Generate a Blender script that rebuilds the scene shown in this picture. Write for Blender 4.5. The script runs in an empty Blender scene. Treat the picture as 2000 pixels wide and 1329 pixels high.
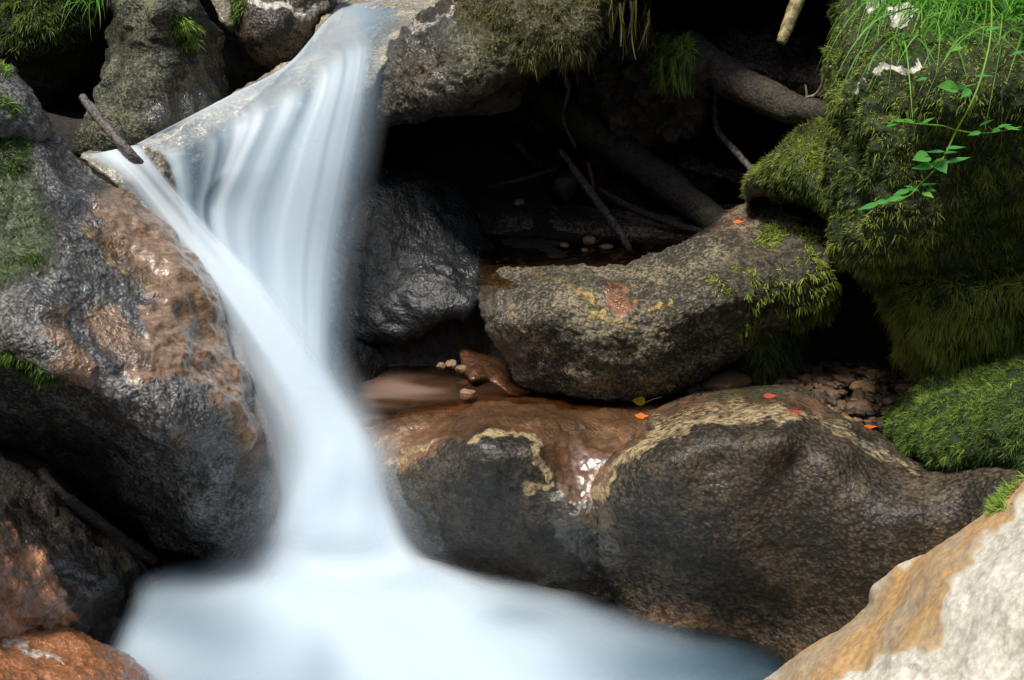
import bpy, math, random
import numpy as np
from mathutils import Vector, Matrix
random.seed(5)
rng = np.random.default_rng(7)
S = bpy.context.scene
C = S.collection

# ------------------------------------------------------------------ camera
PITCH = math.radians(18.0); CAMZ = 1.52; F = 40.0 / 36.0 * 2000.0
cd = bpy.data.cameras.new("camera"); cam = bpy.data.objects.new("camera", cd); C.objects.link(cam)
cam.location = (0, 0, CAMZ); cam.rotation_euler = (math.radians(90) - PITCH, 0, 0)
cd.lens = 40; cd.sensor_width = 36; cd.clip_start = 0.05; cd.clip_end = 500
S.camera = cam
# ------------------------------------------------------------------ sky and sun
SUN_EL, SUN_AZ = math.radians(66), math.radians(225)      # azimuth clockwise from +Y
w = bpy.data.worlds.new("World"); S.world = w; w.use_nodes = True
nt = w.node_tree; nt.nodes.clear()
sk = nt.nodes.new('ShaderNodeTexSky'); sk.sky_type = 'NISHITA'; sk.sun_disc = False
sk.sun_elevation = SUN_EL; sk.sun_rotation = SUN_AZ; sk.air_density = 1.0; sk.dust_density = 3.0; sk.ozone_density = 1.5
bg = nt.nodes.new('ShaderNodeBackground'); bg.inputs[1].default_value = 0.10
wo = nt.nodes.new('ShaderNodeOutputWorld')
nt.links.new(sk.outputs[0], bg.inputs[0]); nt.links.new(bg.outputs[0], wo.inputs[0])
sl = bpy.data.lights.new("sun", 'SUN'); so = bpy.data.objects.new("sun", sl); C.objects.link(so)
sl.energy = 2.8; sl.angle = math.radians(14); sl.color = (1.0, 0.95, 0.85)
sd = Vector((math.sin(SUN_AZ) * math.cos(SUN_EL), math.cos(SUN_AZ) * math.cos(SUN_EL), math.sin(SUN_EL)))
so.rotation_euler = sd.to_track_quat('Z', 'Y').to_euler(); so.location = (0, 0, 6)
S.view_settings.view_transform = 'Standard'; S.view_settings.look = 'None'
S.view_settings.gamma = 1; S.view_settings.exposure = 0.8
S.cycles.use_denoising = True
S.cycles.transparent_max_bounces = 24
S.cycles.max_bounces = 8

# ------------------------------------------------------------------ helpers
CP, SP = math.cos(PITCH), math.sin(PITCH)
def P(px, py, Y):
    px = np.asarray(px, float); py = np.asarray(py, float); Y = np.asarray(Y, float)
    x = (px - 1000) / F; y = -(py - 664.5) / F
    t = Y / (CP + y * SP)
    return np.stack([x * t, np.broadcast_to(Y, (x * t).shape), CAMZ + (-SP + y * CP) * t], -1)
def unP(p):
    d = p - np.array([0, 0, CAMZ])
    f = d[..., 1] * CP - d[..., 2] * SP; u = d[..., 1] * SP + d[..., 2] * CP
    return 1000 + d[..., 0] / f * F, 664.5 - u / f * F

_perm = {}
def pnoise(p, seed=0):
    if seed not in _perm:
        r = np.random.default_rng(seed + 100); pm = r.permutation(256)
        g = r.normal(size=(256, 3)); g /= np.linalg.norm(g, axis=1)[:, None]
        _perm[seed] = (np.concatenate([pm, pm, pm]), g)
    pm, g = _perm[seed]
    i = np.floor(p).astype(int); f = p - i; i &= 255
    u = f * f * f * (f * (f * 6 - 15) + 10)
    out = 0
    for dx in (0, 1):
        wx = u[:, 0] if dx else 1 - u[:, 0]
        for dy in (0, 1):
            wy = u[:, 1] if dy else 1 - u[:, 1]
            for dz in (0, 1):
                wz = u[:, 2] if dz else 1 - u[:, 2]
                h = pm[pm[pm[(i[:, 0] + dx) & 255] + ((i[:, 1] + dy) & 255)] + ((i[:, 2] + dz) & 255)]
                gg = g[h]
                out = out + wx * wy * wz * (gg[:, 0] * (f[:, 0] - dx) + gg[:, 1] * (f[:, 1] - dy) + gg[:, 2] * (f[:, 2] - dz))
    return out * 1.6
def fbm(p, scale, octv=4, seed=0, gain=.5, ridged=False):
    a, s, o = 1.0, scale, 0
    for k in range(octv):
        n = pnoise(p * s + k * 17.3, seed + k)
        if ridged: n = 1 - 2 * np.abs(n)
        o = o + a * n; a *= gain; s *= 2.03
    return o
def sstep(a, b, x):
    t = np.clip((x - a) / (b - a), 0, 1); return t * t * (3 - 2 * t)

def catmull(pts, n, closed=False):
    pts = np.asarray(pts, float); m = len(pts)
    t = np.linspace(0, m if closed else m - 1, n, endpoint=not closed)
    i = np.floor(t).astype(int)
    if not closed: i = np.minimum(i, m - 2)
    f = (t - i)[:, None]
    def g(k): return pts[(i + k) % m] if closed else pts[np.clip(i + k, 0, m - 1)]
    a, b, c, d = g(-1), g(0), g(1), g(2)
    return .5 * (2 * b + (c - a) * f + (2 * a - 5 * b + 4 * c - d) * f ** 2 + (3 * b - a - 3 * c + d) * f ** 3)

def poly_sd(q, poly):
    """signed distance (positive inside) of q (N,2) to a closed polygon and the nearest point on it"""
    N = len(q); best = np.full(N, 1e18); near = np.zeros((N, 2)); ins = np.zeros(N, bool)
    a = poly; b = np.roll(poly, -1, 0)
    for k in range(len(a)):
        e = b[k] - a[k]; L = e @ e + 1e-9
        t = np.clip(((q - a[k]) @ e) / L, 0, 1); pt = a[k] + t[:, None] * e
        d = ((q - pt) ** 2).sum(1); m = d < best
        best[m] = d[m]; near[m] = pt[m]
        if abs(e[1]) > 1e-12:
            c = (a[k, 1] > q[:, 1]) != (b[k, 1] > q[:, 1])
            xi = a[k, 0] + (q[:, 1] - a[k, 1]) * e[0] / e[1]
            ins ^= c & (q[:, 0] < xi)
    d = np.sqrt(best)
    return np.where(ins, d, -d), near
def line_d(q, pts):
    pts = np.asarray(pts, float); best = np.full(len(q), 1e9)
    if len(pts) == 1: return np.sqrt(((q - pts[0]) ** 2).sum(1))
    for a, b in zip(pts[:-1], pts[1:]):
        e = b - a; t = np.clip(((q - a) @ e) / (e @ e + 1e-9), 0, 1)
        best = np.minimum(best, np.sqrt(((q - a - t[:, None] * e) ** 2).sum(1)))
    return best
def tps(ctrl, q, lam=1e-3):
    c = np.asarray(ctrl, float); xy = c[:, :2] / 400.0; z = c[:, 2]; n = len(c)
    def U(d2): return .5 * d2 * np.log(d2 + 1e-9)
    D = ((xy[:, None] - xy[None]) ** 2).sum(-1)
    A = np.zeros((n + 3, n + 3)); A[:n, :n] = U(D) + lam * np.eye(n)
    A[:n, n] = 1; A[:n, n + 1:] = xy; A[n, :n] = 1; A[n + 1:, :n] = xy.T
    s = np.linalg.solve(A + 1e-9 * np.eye(n + 3), np.concatenate([z, [0, 0, 0]]))
    qq = q / 400.0
    D = ((qq[:, None] - xy[None]) ** 2).sum(-1)
    return np.clip(U(D) @ s[:n] + s[n] + qq @ s[n + 1:], z.min() - .12, z.max() + .12)

def mesh_np(name, V, Fq, mat=None, attrs=None, parent=None, smooth=True, uv=None):
    me = bpy.data.meshes.new(name); V = np.asarray(V, np.float32); Fq = np.asarray(Fq, np.int32)
    k = Fq.shape[1]
    me.vertices.add(len(V)); me.vertices.foreach_set('co', V.ravel())
    me.loops.add(Fq.size); me.loops.foreach_set('vertex_index', Fq.ravel())
    me.polygons.add(len(Fq)); me.polygons.foreach_set('loop_start', np.arange(0, Fq.size, k, dtype=np.int32))
    me.polygons.foreach_set('loop_total', np.full(len(Fq), k, np.int32))
    me.update(calc_edges=True)
    if smooth: me.polygons.foreach_set('use_smooth', np.ones(len(Fq), bool))
    for an, av in (attrs or {}).items():
        a = me.attributes.new(an, 'FLOAT', 'POINT'); a.data.foreach_set('value', np.asarray(av, np.float32))
    if mat: me.materials.append(mat)
    o = bpy.data.objects.new(name, me); C.objects.link(o)
    if parent: o.parent = parent
    return o
def tag(o, label=None, cat=None, group=None, kind=None):
    if label: o['label'] = label
    if cat: o['category'] = cat
    if group: o['group'] = group
    if kind: o['kind'] = kind
    return o
def normals(V, Fq):
    n = np.cross(V[Fq[:, 2]] - V[Fq[:, 0]], V[Fq[:, 3]] - V[Fq[:, 1]])
    N = np.zeros_like(V)
    for k in range(4):
        for c in range(3): N[:, c] += np.bincount(Fq[:, k], n[:, c], len(V))
    return N / (np.linalg.norm(N, axis=1)[:, None] + 1e-12)

# ------------------------------------------------------------------ materials
class NT:
    def __init__(s, name):
        s.m = bpy.data.materials.new(name); s.m.use_nodes = True; s.t = s.m.node_tree; s.t.nodes.clear()
        s.out = s.n('ShaderNodeOutputMaterial')
    def n(s, t, **k):
        x = s.t.nodes.new(t)
        for a, b in k.items(): setattr(x, a, b)
        return x
    def put(s, sock, v):
        if isinstance(v, bpy.types.NodeSocket): s.t.links.new(v, sock)
        elif isinstance(v, (tuple, list)) and len(v) == 3 and sock.type == 'RGBA': sock.default_value = (*v, 1)
        else: sock.default_value = v
    def attr(s, name): return s.n('ShaderNodeAttribute', attribute_name=name).outputs['Fac']
    def math(s, op, a, b=0.0, c=None, clamp=False):
        x = s.n('ShaderNodeMath', operation=op, use_clamp=clamp); s.put(x.inputs[0], a); s.put(x.inputs[1], b)
        if c is not None: s.put(x.inputs[2], c)
        return x.outputs[0]
    def mix(s, f, a, b):
        x = s.n('ShaderNodeMix', data_type='RGBA'); s.put(x.inputs[0], f); s.put(x.inputs[6], a); s.put(x.inputs[7], b)
        return x.outputs[2]
    def noise(s, scale, detail=6, rough=.6, vec=None, dist=0):
        x = s.n('ShaderNodeTexNoise'); x.inputs['Scale'].default_value = scale; x.inputs['Detail'].default_value = detail
        x.inputs['Roughness'].default_value = rough; x.inputs['Distortion'].default_value = dist
        if vec is not None: s.put(x.inputs['Vector'], vec)
        return x.outputs[0]
    def ramp(s, f, a, b, lo=0., hi=1.):
        x = s.n('ShaderNodeMapRange'); x.interpolation_type = 'SMOOTHSTEP'; s.put(x.inputs[0], f)
        x.inputs[1].default_value = a; x.inputs[2].default_value = b; x.inputs[3].default_value = lo; x.inputs[4].default_value = hi
        return x.outputs[0]
    def pos(s): return s.n('ShaderNodeNewGeometry').outputs['Position']

def rock_mat(name, dark, light, stain=(.26, .11, .045), rim=(.42, .30, .12), pale=(.62, .58, .5), moss=(.05, .075, .015), film=(.40, .27, .19),
             wet0=0.0, bump=1.0, rough=.8, fine=1.0):
    s = NT(name); pos = s.pos()
    n1 = s.noise(6, 6, .62, pos); n2 = s.noise(58, 7, .68, pos); n3 = s.noise(210, 3, .6, pos)
    vo = s.n('ShaderNodeTexVoronoi'); vo.inputs['Scale'].default_value = 105; vo.feature = 'SMOOTH_F1'; vo.inputs['Smoothness'].default_value = .4
    wv = s.n('ShaderNodeVectorMath', operation='ADD'); s.put(wv.inputs[0], pos)
    wn = s.n('ShaderNodeTexNoise'); wn.inputs['Scale'].default_value = 70; s.put(wn.inputs['Vector'], pos)
    ws = s.n('ShaderNodeVectorMath', operation='SCALE'); s.put(ws.inputs[0], wn.outputs['Color']); ws.inputs['Scale'].default_value = .012
    s.put(wv.inputs[1], ws.outputs[0]); s.put(vo.inputs['Vector'], wv.outputs[0])
    knob = s.math('SUBTRACT', 1.0, s.math('MULTIPLY', vo.outputs[0], 1.3))
    hh = s.math('ADD', s.math('MULTIPLY', n2, .9), s.math('MULTIPLY', knob, .35 * fine))
    hh = s.math('ADD', hh, s.math('MULTIPLY', n3, .25))                       # 0.35 .. 1.2
    f = s.math('ADD', s.math('MULTIPLY', n1, .9), s.math('MULTIPLY', s.math('SUBTRACT', hh, .45 + .28 * fine), .9))  # bumps coloured lighter and pits darker, like shaded relief
    col = s.mix(s.ramp(f, .30, .66), dark, light)
    col = s.mix(s.ramp(f, .56, .95, 0, .8), col, tuple(min(1, c * 2.0 + .01) for c in light))  # light specks painted on the highest bumps, like small highlights
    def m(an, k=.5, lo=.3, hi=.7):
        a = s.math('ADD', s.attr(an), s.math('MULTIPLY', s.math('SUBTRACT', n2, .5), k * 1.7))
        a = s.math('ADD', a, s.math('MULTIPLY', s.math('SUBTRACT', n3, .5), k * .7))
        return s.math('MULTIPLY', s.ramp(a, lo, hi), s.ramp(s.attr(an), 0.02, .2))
    st = s.mix(s.ramp(n2, .35, .65), tuple(c * .40 for c in stain), tuple(min(1, c * 1.3) for c in stain))
    st = s.mix(s.ramp(n1, .38, .64), s.mix(.5, st, dark), s.mix(.35, st, tuple(min(1, c * 1.6 + .03) for c in stain)))
    ms = m('stain', .7, .2, .85); col = s.mix(ms, col, st)
    mp = m('pale', .6); col = s.mix(mp, col, s.mix(s.ramp(n2, .35, .6), tuple(c * .55 for c in pale), pale))
    mr = m('rim', .9, .35, .85); col = s.mix(mr, col, s.mix(s.ramp(n2, .35, .62), tuple(c * .35 for c in rim), rim))
    mm = m('moss', .7, .25, .8); col = s.mix(mm, col, s.mix(s.ramp(n2, .35, .62), tuple(c * .4 for c in moss), moss))
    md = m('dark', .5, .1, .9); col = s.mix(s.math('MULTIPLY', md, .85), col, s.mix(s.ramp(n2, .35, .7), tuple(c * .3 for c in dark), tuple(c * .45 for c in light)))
    fm = m('film', .35, .15, .85)
    mp_ = s.n('ShaderNodeMapping'); s.put(mp_.inputs[0], pos); mp_.inputs['Rotation'].default_value = (0, .95, 0); mp_.inputs['Scale'].default_value = (22, 60, 130)
    fs = s.noise(1.0, 5, .6, mp_.outputs[0], .6)
    col = s.mix(s.math('MULTIPLY', fm, .85), col, s.mix(s.ramp(fs, .36, .62), tuple(c * .45 for c in film), film))
    wet = s.math('MAXIMUM', s.math('MULTIPLY', m('wet', .45), 1.0), wet0)
    wet = s.math('MAXIMUM', wet, fm)
    wet = s.math('MULTIPLY', wet, s.math('SUBTRACT', 1.0, s.math('MULTIPLY', mr, .8)))
    b = s.n('ShaderNodeBsdfPrincipled'); s.put(b.inputs['Base Color'], col)
    s.put(b.inputs['Roughness'], s.math('SUBTRACT', rough, s.math('MULTIPLY', wet, rough - .35)))
    b.inputs['Specular IOR Level'].default_value = .35
    s.put(b.inputs['Coat Weight'], s.math('MULTIPLY', wet, 1.0)); b.inputs['Coat Roughness'].default_value = .10
    b.inputs['Coat IOR'].default_value = 1.6
    h = s.math('ADD', hh, s.math('MULTIPLY', s.math('ADD', mr, mm), .4))
    bp = s.n('ShaderNodeBump'); bp.inputs['Distance'].default_value = .013; s.put(bp.inputs['Strength'], s.math('MULTIPLY', s.math('SUBTRACT', 1.0, s.math('MULTIPLY', fm, .78)), min(1, .85 * bump)))
    s.put(bp.inputs['Height'], h); s.put(b.inputs['Normal'], bp.outputs[0])
    bp2 = s.n('ShaderNodeBump'); bp2.inputs['Distance'].default_value = .006; s.put(bp2.inputs['Strength'], s.math('MULTIPLY', s.math('SUBTRACT', 1.0, s.math('MULTIPLY', fm, .72)), min(1, .8 * bump)))
    s.put(bp2.inputs['Height'], h); s.put(b.inputs['Coat Normal'], bp2.outputs[0])
    s.t.links.new(b.outputs[0], s.out.inputs[0])
    return s.m
def leafy_mat(name, c0, c1, c2, trans=.35, rough=.5):
    s = NT(name); a = s.attr('tint')
    col = s.mix(s.ramp(a, 0, .5), c0, c1); col = s.mix(s.ramp(a, .5, 1.), col, c2)
    b = s.n('ShaderNodeBsdfPrincipled'); s.put(b.inputs['Base Color'], col); b.inputs['Roughness'].default_value = rough
    b.inputs['Specular IOR Level'].default_value = .35
    t = s.n('ShaderNodeBsdfTranslucent'); s.put(t.inputs[0], col)
    x = s.n('ShaderNodeMixShader'); x.inputs[0].default_value = trans
    s.t.links.new(b.outputs[0], x.inputs[1]); s.t.links.new(t.outputs[0], x.inputs[2]); s.t.links.new(x.outputs[0], s.out.inputs[0])
    return s.m
def plain_mat(name, c0, c1, scale=40, rough=.7, bump=.6, stretch=None):
    s = NT(name); v = s.pos()
    n = s.noise(scale, 6, .65, v, 1.5 if stretch else 0); b = s.n('ShaderNodeBsdfPrincipled')
    s.put(b.inputs['Base Color'], s.mix(s.ramp(n, .35, .65), c0, c1)); b.inputs['Roughness'].default_value = rough
    bp = s.n('ShaderNodeBump'); bp.inputs['Distance'].default_value = .008; bp.inputs['Strength'].default_value = bump
    s.put(bp.inputs['Height'], n); s.put(b.inputs['Normal'], bp.outputs[0]); s.t.links.new(b.outputs[0], s.out.inputs[0])
    return s.m
def foam_mat(name, thin=(.12, .28, .42), thick=(.76, .87, .96)):
    """long exposure water: clear where 'foam' is 0, opaque aerated white where it is 1"""
    s = NT(name); a = s.math('MINIMUM', s.attr('foam'), 1.0, clamp=True)
    col = s.mix(s.ramp(s.attr('white'), 0., 1.), thin, thick)
    d = s.n('ShaderNodeBsdfPrincipled'); s.put(d.inputs['Base Color'], col); d.inputs['Roughness'].default_value = .55
    d.inputs['Specular IOR Level'].default_value = .2
    t = s.n('ShaderNodeBsdfTranslucent'); s.put(t.inputs[0], col)
    x = s.n('ShaderNodeMixShader'); x.inputs[0].default_value = .35
    s.t.links.new(d.outputs[0], x.inputs[1]); s.t.links.new(t.outputs[0], x.inputs[2])
    tr = s.n('ShaderNodeBsdfTransparent'); tr.inputs[0].default_value = (1, 1, 1, 1)
    y = s.n('ShaderNodeMixShader'); s.put(y.inputs[0], a)
    s.t.links.new(tr.outputs[0], y.inputs[1]); s.t.links.new(x.outputs[0], y.inputs[2]); s.t.links.new(y.outputs[0], s.out.inputs[0])
    return s.m
def clear_mat(name, tint, refl=.25, rough=.08):
    s = NT(name)
    tr = s.n('ShaderNodeBsdfTransparent'); tr.inputs[0].default_value = (*tint, 1)
    g = s.n('ShaderNodeBsdfGlossy'); g.inputs['Roughness'].default_value = rough
    fr = s.n('ShaderNodeFresnel'); fr.inputs[0].default_value = 1.33
    n = s.noise(9, 3, .5, s.pos()); bp = s.n('ShaderNodeBump'); bp.inputs['Distance'].default_value = .01; bp.inputs['Strength'].default_value = .25
    s.put(bp.inputs['Height'], n); s.put(g.inputs['Normal'], bp.outputs[0])
    x = s.n('ShaderNodeMixShader'); s.put(x.inputs[0], fr.outputs[0])
    s.t.links.new(tr.outputs[0], x.inputs[1]); s.t.links.new(g.outputs[0], x.inputs[2]); s.t.links.new(x.outputs[0], s.out.inputs[0])
    return s.m

# ------------------------------------------------------------------ rock builder
def rock(name, label, outline, ctrl, mat, R=70, Rd=.12, T=.45, step=4, amp=(.02, .006, .0025), seed=0, masks=None,
         kind=None, cat='rock', group=None, wig=5, parent=None, ridge=0.0, wfreq=1 / 70., strata=0.0):
    ol = np.asarray(outline, float); n = max(60, int(np.sqrt(((np.roll(ol, -1, 0) - ol) ** 2).sum(1)).sum() / 14))
    pl = catmull(ol, n, True)
    q3 = np.c_[pl, np.full(len(pl), seed * 3.1)]
    pl = pl + wig * np.c_[fbm(q3 * wfreq, 1, 3, seed), fbm(q3 * wfreq + 50, 1, 3, seed)]
    lo, hi = pl.min(0) - 2 * step, pl.max(0) + 2 * step
    gx = np.arange(lo[0], hi[0], step); gy = np.arange(lo[1], hi[1], step); W, H = len(gx), len(gy)
    Q = np.stack(np.meshgrid(gx, gy), -1).reshape(-1, 2)
    d, near = poly_sd(Q, pl); inside = (d > step * .35).reshape(H, W)
    dil = np.zeros_like(inside)
    for dy in (-1, 0, 1):
        for dx in (-1, 0, 1):
            dil |= np.roll(np.roll(inside, dy, 0), dx, 1)
    snap = (dil & ~inside).ravel(); used = dil.ravel(); Q = Q.copy(); Q[snap] = near[snap]; d = np.where(snap, 0, d)
    idx = np.arange(W * H).reshape(H, W)
    quads = np.stack([idx[:-1, :-1], idx[1:, :-1], idx[1:, 1:], idx[:-1, 1:]], -1).reshape(-1, 4)
    quads = quads[used[quads].all(1) & ~snap[quads].all(1)]
    remap = np.full(W * H, -1); ids = np.unique(quads); remap[ids] = np.arange(len(ids)); quads = remap[quads]
    Q = Q[ids]; d = d[ids]; sn = snap[ids]; nF = len(ids)
    D = tps(ctrl, Q)
    t = np.clip(d / R, 0, 1); pr = np.sqrt(np.clip(1 - (1 - t) ** 2, 0, 1))
    Vf = P(Q[:, 0], Q[:, 1], D + Rd * (1 - pr))
    cen = Q.mean(0); Tb = T * pr
    Qb = cen + (Q - cen) * (1 - .25 * pr)[:, None]
    Vb = P(Qb[:, 0], Qb[:, 1], D + Rd + Tb)
    bm = np.where(sn, np.arange(nF), -1); nb = (~sn).sum(); bm[~sn] = nF + np.arange(nb)
    V = np.concatenate([Vf, Vb[~sn]]); Fq = np.concatenate([quads, bm[quads][:, ::-1]])
    N = normals(V, Fq)
    if (N[:nF][~sn][:, 1].mean()) > 0: N = -N; Fq = Fq[:, ::-1]
    o3 = V + seed * 1.7
    disp = amp[0] * fbm(o3, 4.5, 3, seed) + amp[1] * fbm(o3, 22, 3, seed + 3) + amp[2] * fbm(o3, 75, 2, seed + 6)
    if ridge: disp += ridge * fbm(o3, 9, 4, seed + 9, ridged=True)
    if strata: disp += strata * np.abs(pnoise(np.c_[V[:, 0] * 3, V[:, 1] * 3, V[:, 2] * 26] + seed, seed))
    V = V + N * disp[:, None]
    N = normals(V, Fq)
    Qa = np.concatenate([Q, Qb[~sn]])
    jit = 16 * np.c_[fbm(np.c_[Qa / 45., np.zeros(len(Qa))], 1, 3, 31), fbm(np.c_[Qa / 45., np.ones(len(Qa)) * 9], 1, 3, 33)]
    Qm = Qa + jit; at = {}
    for an, lst in (masks or {}).items():
        v = np.zeros(len(Qa))
        for sp in lst:
            st = sp[3] if len(sp) > 3 else 1.0
            if sp[0] == 'l': m_ = 1 - sstep(sp[2] * .4, sp[2] * 1.2, line_d(Qm, sp[1]))
            elif sp[0] == 'p': m_ = sstep(-sp[2], sp[2], poly_sd(Qm, np.asarray(sp[1], float))[0])
            elif sp[0] == 'all': m_ = np.ones(len(Qa))
            v = np.maximum(v, m_ * st)
        at[an] = v
    if 'pale' in at and 'moss' in at: at['moss'] = at['moss'] * (1 - sstep(.05, .4, at['pale']))
    for an, v in at.items():
        if an in ('moss', 'tuft'): v[nF:] *= .9
    o = mesh_np(name, V, Fq, mat, at, parent)
    if kind: o['kind'] = kind
    if label and not parent: tag(o, label, cat, group)
    return dict(o=o, V=V, N=N, F=Fq, Q=Qa, nF=nF, at=at, name=name)
def surf(r, px, py):
    k = np.argmin(((r['Q'][:r['nF']] - (px, py)) ** 2).sum(1)); return r['V'][k], r['N'][k]

# ------------------------------------------------------------------ blades
def blades(name, B, D0, L, Wd, droop, tint, mat, parent=None, seg=3, curl=.3, up=None):
    n = len(B); r = rng
    side = np.cross(D0, r.normal(size=(n, 3))); side /= np.linalg.norm(side, axis=1)[:, None] + 1e-9
    p = B.copy(); d = D0 / (np.linalg.norm(D0, axis=1)[:, None] + 1e-9)
    crl = r.normal(size=(n, 3)) * curl
    rows = []
    for k in range(seg + 1):
        wk = Wd * (1 - (k / seg) ** 1.6 * .88) * .5
        rows.append(np.stack([p - side * wk[:, None], p + side * wk[:, None]], 1))
        d = d + (np.array([0, 0, -1.0]) * droop[:, None] + crl) / seg
        d /= np.linalg.norm(d, axis=1)[:, None] + 1e-9
        p = p + d * (L / seg)[:, None]
    V = np.stack(rows, 1).reshape(-1, 3)                     # n,(seg+1),2
    b = np.arange(n)[:, None] * (seg + 1) * 2
    Fq = np.concatenate([np.stack([b[:, 0] + 2 * k, b[:, 0] + 2 * k + 1, b[:, 0] + 2 * k + 3, b[:, 0] + 2 * k + 2], -1) for k in range(seg)])
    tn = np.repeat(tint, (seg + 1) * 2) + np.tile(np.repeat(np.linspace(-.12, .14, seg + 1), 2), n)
    return mesh_np(name, V, Fq, mat, {'tint': np.clip(tn, 0, 1)}, parent, smooth=False)
def moss(r, n, mat, L=.02, Wd=.0022, droop=.9, out=.8, mask='tuft', name='moss', tmid=.45, clump=30, spread=.35, thr=.12, back=.25, hang=0.0, low_shade=0.0, thin=0.0, top_light=0.35, contrast=1.2):
    V, N, F_ = r['V'], r['N'], r['F']
    w_ = r['at'][mask][F_].mean(1); c = V[F_].mean(1)
    isb = (F_ >= r['nF']).any(1)
    ar = np.linalg.norm(np.cross(V[F_[:, 2]] - V[F_[:, 0]], V[F_[:, 3]] - V[F_[:, 1]]), axis=1)
    cn = fbm(c, clump, 3, 41)
    w_ = np.where(w_ > thr, w_, 0) * ar * np.clip(.55 + cn * .9 - thin, .0, 2) * np.where(isb, back, 1)
    k = rng.choice(len(F_), n, p=w_ / w_.sum())
    u, v = rng.random((2, n, 1))
    a, b_, c_, d_ = (V[F_[k, j]] for j in range(4))
    Bp = (a * (1 - u) + b_ * u) * (1 - v) + (d_ * (1 - u) + c_ * u) * v
    Nn = N[F_[k, 0]]
    cl = np.stack([fbm(Bp, clump, 2, 51), fbm(Bp, clump, 2, 55), fbm(Bp, clump, 2, 59)], -1)
    dr = Nn * out + cl * .7 + rng.normal(size=(n, 3)) * spread + np.array([0, 0, -.25 * droop])
    ln = L * (.55 + .8 * rng.random(n)) * (1 + .5 * np.clip(cn[k], -1, 1)) * (.6 + .4 * r['at'][mask][F_[k, 0]])
    if hang: ln *= 1 + hang * sstep(.0, -.8, Nn[:, 2])
    tint = tmid + .16 * rng.normal(size=n) + .28 * fbm(Bp, 6, 3, 61) + .2 * contrast * cn[k] + low_shade * np.clip(-Nn[:, 2] + .2, 0, 1) + top_light * np.clip(Nn[:, 2] - .1, 0, 1)  # strands facing up coloured brighter, those facing down darker, as if lit from above
    o = blades(name, Bp - Nn * .002, dr, ln, Wd * (.7 + .6 * rng.random(n)), np.full(n, droop) * (.6 + .8 * rng.random(n)), np.clip(tint, 0, 1), mat, r['o'])
    o['kind'] = 'stuff'
    return o

# ------------------------------------------------------------------ tubes, pebbles, leaves
def tube(pts, rad, nr=12, n=60, seed=0, amp=.15, freq=30, flat=1.0):
    """pts: list of xyz; rad per point in metres"""
    c = catmull(pts, n); rr = np.interp(np.linspace(0, 1, n), np.linspace(0, 1, len(rad)), rad)
    t = np.gradient(c, axis=0); t /= np.linalg.norm(t, axis=1)[:, None]
    up = np.array([.1, -.3, 1.]); s = np.cross(t, up); s /= np.linalg.norm(s, axis=1)[:, None]; q = np.cross(s, t)
    a = np.linspace(0, 2 * np.pi, nr, endpoint=False)
    ring = c[:, None] + rr[:, None, None] * (np.cos(a)[None, :, None] * s[:, None] + flat * np.sin(a)[None, :, None] * q[:, None])
    V = ring.reshape(-1, 3); cc = np.repeat(c, nr, 0)
    nz = fbm(V + seed, freq, 3, seed) ; V = cc + (V - cc) * (1 + amp * nz)[:, None]
    i = np.arange(n * nr).reshape(n, nr); j = np.roll(i, -1, 1)
    Fq = np.stack([i[:-1], j[:-1], j[1:], i[1:]], -1).reshape(-1, 4)
    V = np.concatenate([V, c[:1], c[-1:]]); e0, e1 = n * nr, n * nr + 1
    caps = [(e0, i[0, (k + 2) % nr], i[0, (k + 1) % nr], i[0, k]) for k in range(0, nr, 2)] + \
           [(e1, i[-1, k], i[-1, (k + 1) % nr], i[-1, (k + 2) % nr]) for k in range(0, nr, 2)]
    return V, np.concatenate([Fq, np.array(caps)])
def tube_px(name, pts, rpx, mat, parent=None, **k):
    W3 = [P(*p) for p in pts]; r = [rp * p[2] / F for rp, p in zip(rpx, pts)]
    V, Fq = tube(W3, r, **k); return mesh_np(name, V, Fq, mat, None, parent)
_ico = {}
def pebble(center, size, seed, mat, name='stone', flat=.65, rot=0.0, tone=.5, amp=.18):
    import bmesh
    if 0 not in _ico:
        bm = bmesh.new(); bmesh.ops.create_cube(bm, size=2); bmesh.ops.subdivide_edges(bm, edges=bm.edges, cuts=11, use_grid_fill=True)
        bm.verts.ensure_lookup_table()
        v = np.array([x.co[:] for x in bm.verts]); f = np.array([[q.index for q in p.verts] for p in bm.faces]); bm.free()
        v /= np.linalg.norm(v, axis=1)[:, None]; _ico[0] = (v, f)
    v, f = _ico[0]
    sx, sy, sz = size
    q = v * (1 + amp * 1.6 * fbm(v + seed * 3.3, .9, 3, 71)[:, None])
    rr = np.random.default_rng(int(seed * 7) + 3)
    for _ in range(9):
        dn = rr.normal(size=3); dn /= np.linalg.norm(dn); lim = rr.uniform(.62, .9); dd = q @ dn
        q = q - np.maximum(dd - lim, 0)[:, None] * dn * .85
    q = q * (1 + .04 * fbm(v + seed, 3.5, 2, 75)[:, None])
    q = q * np.array([sx, sy, sz]); ca, sa = math.cos(rot), math.sin(rot)
    q = np.c_[q[:, 0] * ca - q[:, 1] * sa, q[:, 0] * sa + q[:, 1] * ca, q[:, 2]]
    o = mesh_np(name, q, f, mat, {'tone': np.full(len(q), tone)}); o.location = center
    return o
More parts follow.
